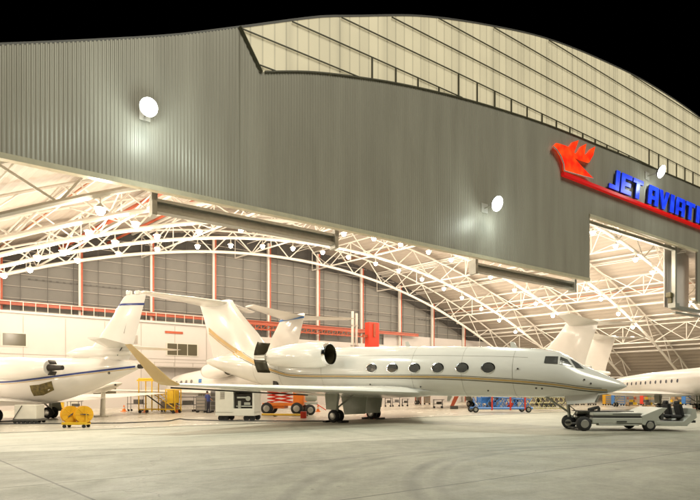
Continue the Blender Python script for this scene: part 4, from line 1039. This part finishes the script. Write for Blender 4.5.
def person(label, px, Z, shirt, rz, bend=.15, h=1.74):
    r = empty('person', (*at(px, Z)[:2], 0), rz, label, 'person'); k = h / 1.74
    g = MB()
    def blob(rings, n=12): g.loft([[V((c[0] + a * math.cos(2 * PI * i / n), c[1] + b * math.sin(2 * PI * i / n), c[2])) * k for i in range(n)] for c, a, b in rings])
    f = bend
    blob([((0, 0, .86), .15, .11), ((0, 0, .98), .16, .12), ((f * .3, 0, 1.15), .15, .11), ((f * .7, 0, 1.32), .19, .12), ((f, 0, 1.43), .17, .10), ((f, 0, 1.48), .07, .06), ((f, 0, 1.52), .055, .055), ((f * 1.1, -.01, 1.56), .065, .07), ((f * 1.15, -.01, 1.63), .078, .095), ((f * 1.15, 0, 1.70), .07, .085), ((f * 1.15, 0, 1.74), .03, .04)])
    # arms reaching forward
    for s in (-1, 1):
        pts = [(f + s * .18, 0, 1.40), (f + s * .26, -.06, 1.15), (f + s * .20, -.30, 1.02), (f + s * .18, -.36, 1.0)]; rs = [.05, .042, .032, .028]
        for (p, q, ra, rb) in zip(pts, pts[1:], rs, rs[1:]): g.tube(V(p) * k, V(q) * k, ra, 8, r2=rb)
        for j in range(4): g.tube(V((f + s * .18 - .03 + .02 * j, -.36, 1.0)) * k, V((f + s * .17 - .03 + .02 * j, -.44 + abs(j - 1.4) * .012, .975)) * k, .009, 5)
        g.tube(V((f + s * .15, -.36, 1.0)) * k, V((f + s * .11, -.40, .99)) * k, .010, 5)
    g.build('body', 'skin', r, smooth=True)
    g = MB()
    blob([((0, 0, .90), .165, .125), ((0, 0, 1.0), .172, .13), ((f * .3, 0, 1.15), .165, .122), ((f * .7, 0, 1.32), .2, .13), ((f, 0, 1.44), .175, .108), ((f, 0, 1.49), .07, .065)])
    for s in (-1, 1): g.tube(V((f + s * .17, 0, 1.42)) * k, V((f + s * .26, -.05, 1.18)) * k, .065, 8, r2=.055)
    g.build('shirt', shirt, r, smooth=True)
    g = MB(); blob([((0, 0, .80), .15, .12), ((0, 0, .93), .168, .13)])
    for s in (-1, 1):
        g.tube(V((s * .085, 0, .9)) * k, V((s * .10, -.01, .5)) * k, .085, 10, r2=.06); g.tube(V((s * .10, -.01, .5)) * k, V((s * .11, .02, .08)) * k, .06, 10, r2=.045)
    g.build('trousers', 'trousers', r, smooth=True)
    g = MB()
    for s in (-1, 1): g.box((s * .11 * k, -.04, .045), (.1, .28, .09))
    g.build('shoe', 'rubber', r, bevel=.02)
    g = MB(); blob([((f * 1.15, .015, 1.62), .082, .095), ((f * 1.15, .01, 1.70), .08, .095), ((f * 1.15, .01, 1.755), .04, .05)]); g.build('hair', 'hair', r, smooth=True)
    return r
person('person in dark blue shirt and trousers leaning over the dark grey tool cabinet', 208.5, 39.4, 'shirt', R(150), .12)

# cones
cn = None
for px, Z, lab in ((124, 42.5, 'orange cone alone on the floor under the tail of the navy striped jet'), (145.5, 41.0, 'orange cone at the left foot of the yellow stand'), (176.5, 40.2, 'orange cone at the right foot of the yellow stand'), (318, 42, 'orange cone right of the orange lift near the main wheels')):
    if cn is None:
        r = empty('traffic_cone'); g = MB(); g.box((0, 0, .025), (.42, .42, .05)); g.build('base', 'orange', r); g = MB(); g.lathe([(.05, .16), (.3, .09), (.55, .035)], axis='z', n=14); g.build('body', 'orange', r, smooth=True)
        g = MB(); g.lathe([(.26, .108), (.38, .078)], axis='z', n=14); g.build('band', 'white', r, smooth=True); cn = r; o = r
    else: o = copy_tree(cn)
    o.location = (*at(px, Z)[:2], 0); tag(o, lab, 'cone', 'orange traffic cones')

# cowling resting on pedestal
r = empty('engine_cowling', (*at(105, 33.5)[:2], 0), R(10), 'pale leaf shaped cowling on a white pedestal under the tail of the navy striped jet', 'cowling')
g = MB(); g.loft([[V((x, w * math.cos(a), 1.95 + .28 * x + hh * math.sin(a))) for a in [2 * PI * i / 14 for i in range(14)]] for x, w, hh in ((-1.1, .05, .05), (-.6, .35, .2), (0, .5, .30), (.6, .4, .22), (1.05, .08, .06))]); g.build('shell', 'cream', r, smooth=True)
g = MB(); g.tube((-.15, 0, .1), (-.1, 0, 1.85), .17, 10, r2=.13); g.box((-.15, 0, .05), (.9, .6, .1)); g.build('pedestal', 'cream', r)
g = MB(); g.lathe([(-.06, .06), (.06, .06)], origin=(.75, -.35, 2.15), axis='y', n=10); g.build('port', 'dark', r)

# blue lattice stand
r = empty('docking_stand', (*at(501, 41)[:2], 0), R(2), 'bright blue lattice docking trailer with red jacks under the gold striped jet', 'docking stand')
g = MB()
for s in (-.6, .6):
    g.tube((-2.4, s, .35), (2.4, s, .35), .10, 6); g.tube((-1.8, s, 1.35), (2.2, s, 1.05), .05, 6); g.tube((-1.8, s, .35), (-1.8, s, 1.5), .05, 6)
    for k in range(8): x = -2.1 + k * .56; g.tube((x, s, .4), (x + .5, s, 1.2 if k % 2 else 1.0), .035, 5); g.tube((x + .5, s, .4), (x, s, 1.2 if k % 2 == 0 else .9), .03, 5)
for k in range(6): g.tube((-2.2 + k * .85, -.6, .35), (-2.2 + k * .85, .6, .35), .05, 6)
g.box((-1.4, 0, 1.0), (.8, .9, .5))
for k in range(26):
    x = random.uniform(-2.2, 2.2); y0 = random.choice((-.6, 0, .6)); g.tube((x, y0, .35), (x + random.uniform(-.6, .6), y0 * random.choice((1, -1)), random.uniform(.8, 1.4)), random.choice((.025, .035)), 5)
g.build('frame', 'blue', r)
for k in range(5):
    g = MB(); g.box((-1.9 + k * .85, -.3, .62), (.45, .3, .35 + .1 * (k % 3)), rz=.2 * k); g.build('parts_bin', ('cream', 'greyeq', 'white', 'redbox', 'cream')[k], r)
g = MB()
for x in (-.95, .55, 1.75): g.tube((x, -.65, .2), (x, -.65, 1.55), .07, 8); g.box((x, -.65, 1.5), (.5, .2, .12))
g.build('jack', 'redbox', r)
for x in (-2.3, 2.0):
    for s in (-1, 1): wheel(r, (x, s * .7, .25), .25, .14)

# pale yellow access parts right of the blue stand
r = empty('scaffold_stand', (*at(546, 44.5)[:2], 0), R(-4), 'pale yellow knocked down scaffold frames stacked behind the nose gear', 'scaffold')
g = MB()
for k in range(9): x = -1.6 + k * .4; g.tube((x, -.3, .12), (x + .5, .2, 1.35), .03, 5); g.tube((x + .4, -.3, .12), (x - .2, .2, 1.2), .03, 5)
for z in (.2, .7, 1.2): g.tube((-1.7, -.2, z), (2.0, -.2, z), .045, 5)
g.build('frame', mat('pale yellow tube', (.62, .56, .28), .5, noise=.15), r)
g = MB()
for k in range(5): g.tube((-1.2 + k * .6, -.4, .5), (-.8 + k * .6, -.4, .9), .04, 5)
g.box((.2, .1, .5), (1.2, .5, .35)); g.build('clamp', 'rod', r)

# small things seen under the fuselage
for i, (px, Z, w, h, m, lab) in enumerate(((388, 56, .7, 1.0, 'rod', 'black stool like trolley right behind the far main wheels'), (396, 57, .9, 1.1, 'greyeq', 'grey trolley second from the far main wheels'), (405, 58, .7, .9, 'rod', 'small black trolley third from the far main wheels'),
        (418, 66, .8, 1.1, 'red', 'red brown cabinet against the office wall below the striped belly'), (427, 66, .8, 1.2, 'wood', 'wooden crate beside the red brown cabinet'), (438, 52, 1.0, .9, 'rod', 'black compressor trolley left of the jet wheel with the red fairing'))):
    cart('tool_trolley', lab, 'trolley', px, Z, w, h, .5, m, group='small trolleys under the striped jet', legs=(m in ('rod', 'greyeq')))
r = empty('red_panel_stand', (*at(455.5, 48.5)[:2], 0), R(0), 'slanting red board leaning beside a black jet wheel beneath the striped fuselage', 'board')
g = MB(); g.prism([(-.5, 0, .3), (-.15, 0, .3), (.55, 0, 1.7), (.1, 0, 1.7)], (0, .08, 0)); g.build('board', 'red', r); g = MB(); g.box((-.1, .2, .16), (.7, .5, .3)); g.build('foot', 'rod', r)

# row of equipment far right below the long jet
fr = [(607, .8, 1.3, 'yorange', 'amber drum stand just right of the striped jet nose'), (618, 1.3, 1.5, 'blue', 'blue cabinet behind the tow tractor, right of the amber stand'), (628, .9, 1.2, 'greyeq', 'grey cabinet right of the blue cabinet at the rear'),
      (637, 1.0, 1.3, 'wood', 'wooden crate in the rear row behind the tractor bed'), (645, .9, 1.5, 'redbox', 'red cabinet in the rear row behind the tractor bed'), (653, 1.0, 1.2, 'green', 'green cabinet in the rear row right of the red one'),
      (662, 1.5, 1.35, 'cream', 'cream cabinet in the rear row above the tractor cowl'), (669, 1.0, 1.3, 'greyeq', 'dark grey cabinet next to the cream cabinet in the rear row'), (688, 1.2, 1.5, 'blue', 'blue cabinet near the right edge under the long jet'), (697, 1.1, 1.2, 'rod', 'black cabinet at the right edge under the long jet'),
      (580, .9, 1.2, 'cream', 'cream cabinet seen between nose gear and tractor'), (592, .8, 1.1, 'greyeq', 'small grey cabinet seen above the tractor front wheels')]
for px, w, h, m, lab in fr:
    cart('storage_cabinet', lab, 'cabinet', px, 62 + random.uniform(-2, 2), w, h, .7, m, group='equipment row at the rear right')
for px, Z, lab in ((632, 58, 'tall pile of parcels on a pallet in the rear row, left of the red cabinet'), (649, 57, 'pile of parcels on a pallet in front of the red and green cabinets'), (675, 58, 'pile of parcels on a pallet left of the long jet wheel')):
    r = empty('loaded_pallet', (*at(px, Z)[:2], 0), R(8), lab, 'pallet', 'loaded pallets at the rear right')
    g = MB(); 
    for k in range(3): g.box((0, -.4 + k * .4, .06), (1.1, .1, .12))
    g.box((0, 0, .14), (1.1, .9, .04)); g.build('pallet', 'wood', r)
    for k in range(9):
        g = MB(); g.box((random.uniform(-.35, .35), random.uniform(-.3, .3), .33 + .3 * (k // 3)), (random.uniform(.3, .5), .4, .28), rz=random.uniform(-.3, .3)); g.build('parcel', random.choice(['wood', 'cream', 'red', 'greyeq', 'rod', 'white', 'yellow']), r)

# red and white column of lift in front of the rear wall
r = empty('lift_mast', (*at(372, 60)[:2], 0), HA, 'tall red lift mast standing before the crane runway behind the striped jet', 'lift mast')
g = MB(); g.box((0, 0, 5.0), (1.5, .9, 9.9)); g.build('mast', 'redbox', r, bevel=.03)
g = MB(); g.box((-1.0, 0, 8.3), (.6, .5, .3)); g.box((0, -.5, 9.0), (.3, .1, 1.6)); g.build('bracket', 'red', r)
r = empty('vent_pipe_pair', (*at(354.5, 60)[:2], 0), HA, 'pair of slim cream pipes rising left of the red lift mast', 'pipe')
g = MB(); g.tube((-.28, 0, 0), (-.28, 0, 11.3), .17, 10); g.tube((.28, 0, 0), (.28, 0, 11.1), .17, 10); g.build('pipe', 'steel', r, smooth=True)
g = MB(); g.box((0, 0, 9.6), (1.0, .3, .12)); g.box((0, 0, 7.2), (1.0, .3, .12)); g.build('clamp', 'girt', r)

# ------------------------------------------------------------------ camera, world, light
cam = bpy.data.cameras.new('camera'); co = bpy.data.objects.new('camera', cam); COL.objects.link(co); SC.camera = co
co.location = (0, 0, 1.7); co.rotation_euler = (R(90), 0, 0)
cam.sensor_width = 36; cam.lens = 500 / 700 * 36; cam.shift_y = (391.5 - 250) / 700; cam.clip_end = 2000; cam.clip_start = .1
w = bpy.data.worlds.new('World'); SC.world = w; w.use_nodes = True; nt = w.node_tree
sky = nt.nodes.new('ShaderNodeTexSky'); sky.sky_type = 'NISHITA'; sky.sun_disc = False; sky.sun_elevation = R(-10); sky.sun_rotation = R(200)
nt.links.new(sky.outputs['Color'], nt.nodes['Background'].inputs['Color']); nt.nodes['Background'].inputs['Strength'].default_value = .05
sd = bpy.data.lights.new('apron_mast_fill', 'SUN'); sd.energy = 2.35; sd.angle = R(28); sd.color = (1.0, .965, .80)  # added night fill from behind camera, in place of unseen apron mast lights
so = bpy.data.objects.new('apron_mast_fill', sd); COL.objects.link(so)
so.rotation_euler = V((-.50, .62, -1.0)).to_track_quat('-Z', 'Y').to_euler()
SC.view_settings.view_transform = 'Standard'; SC.view_settings.look = 'None'; SC.view_settings.exposure = 0; SC.view_settings.gamma = 1
SC.cycles.max_bounces = 6; SC.cycles.diffuse_bounces = 3; SC.cycles.glossy_bounces = 3; SC.cycles.use_light_tree = True
SC.cycles.sample_clamp_indirect = 8
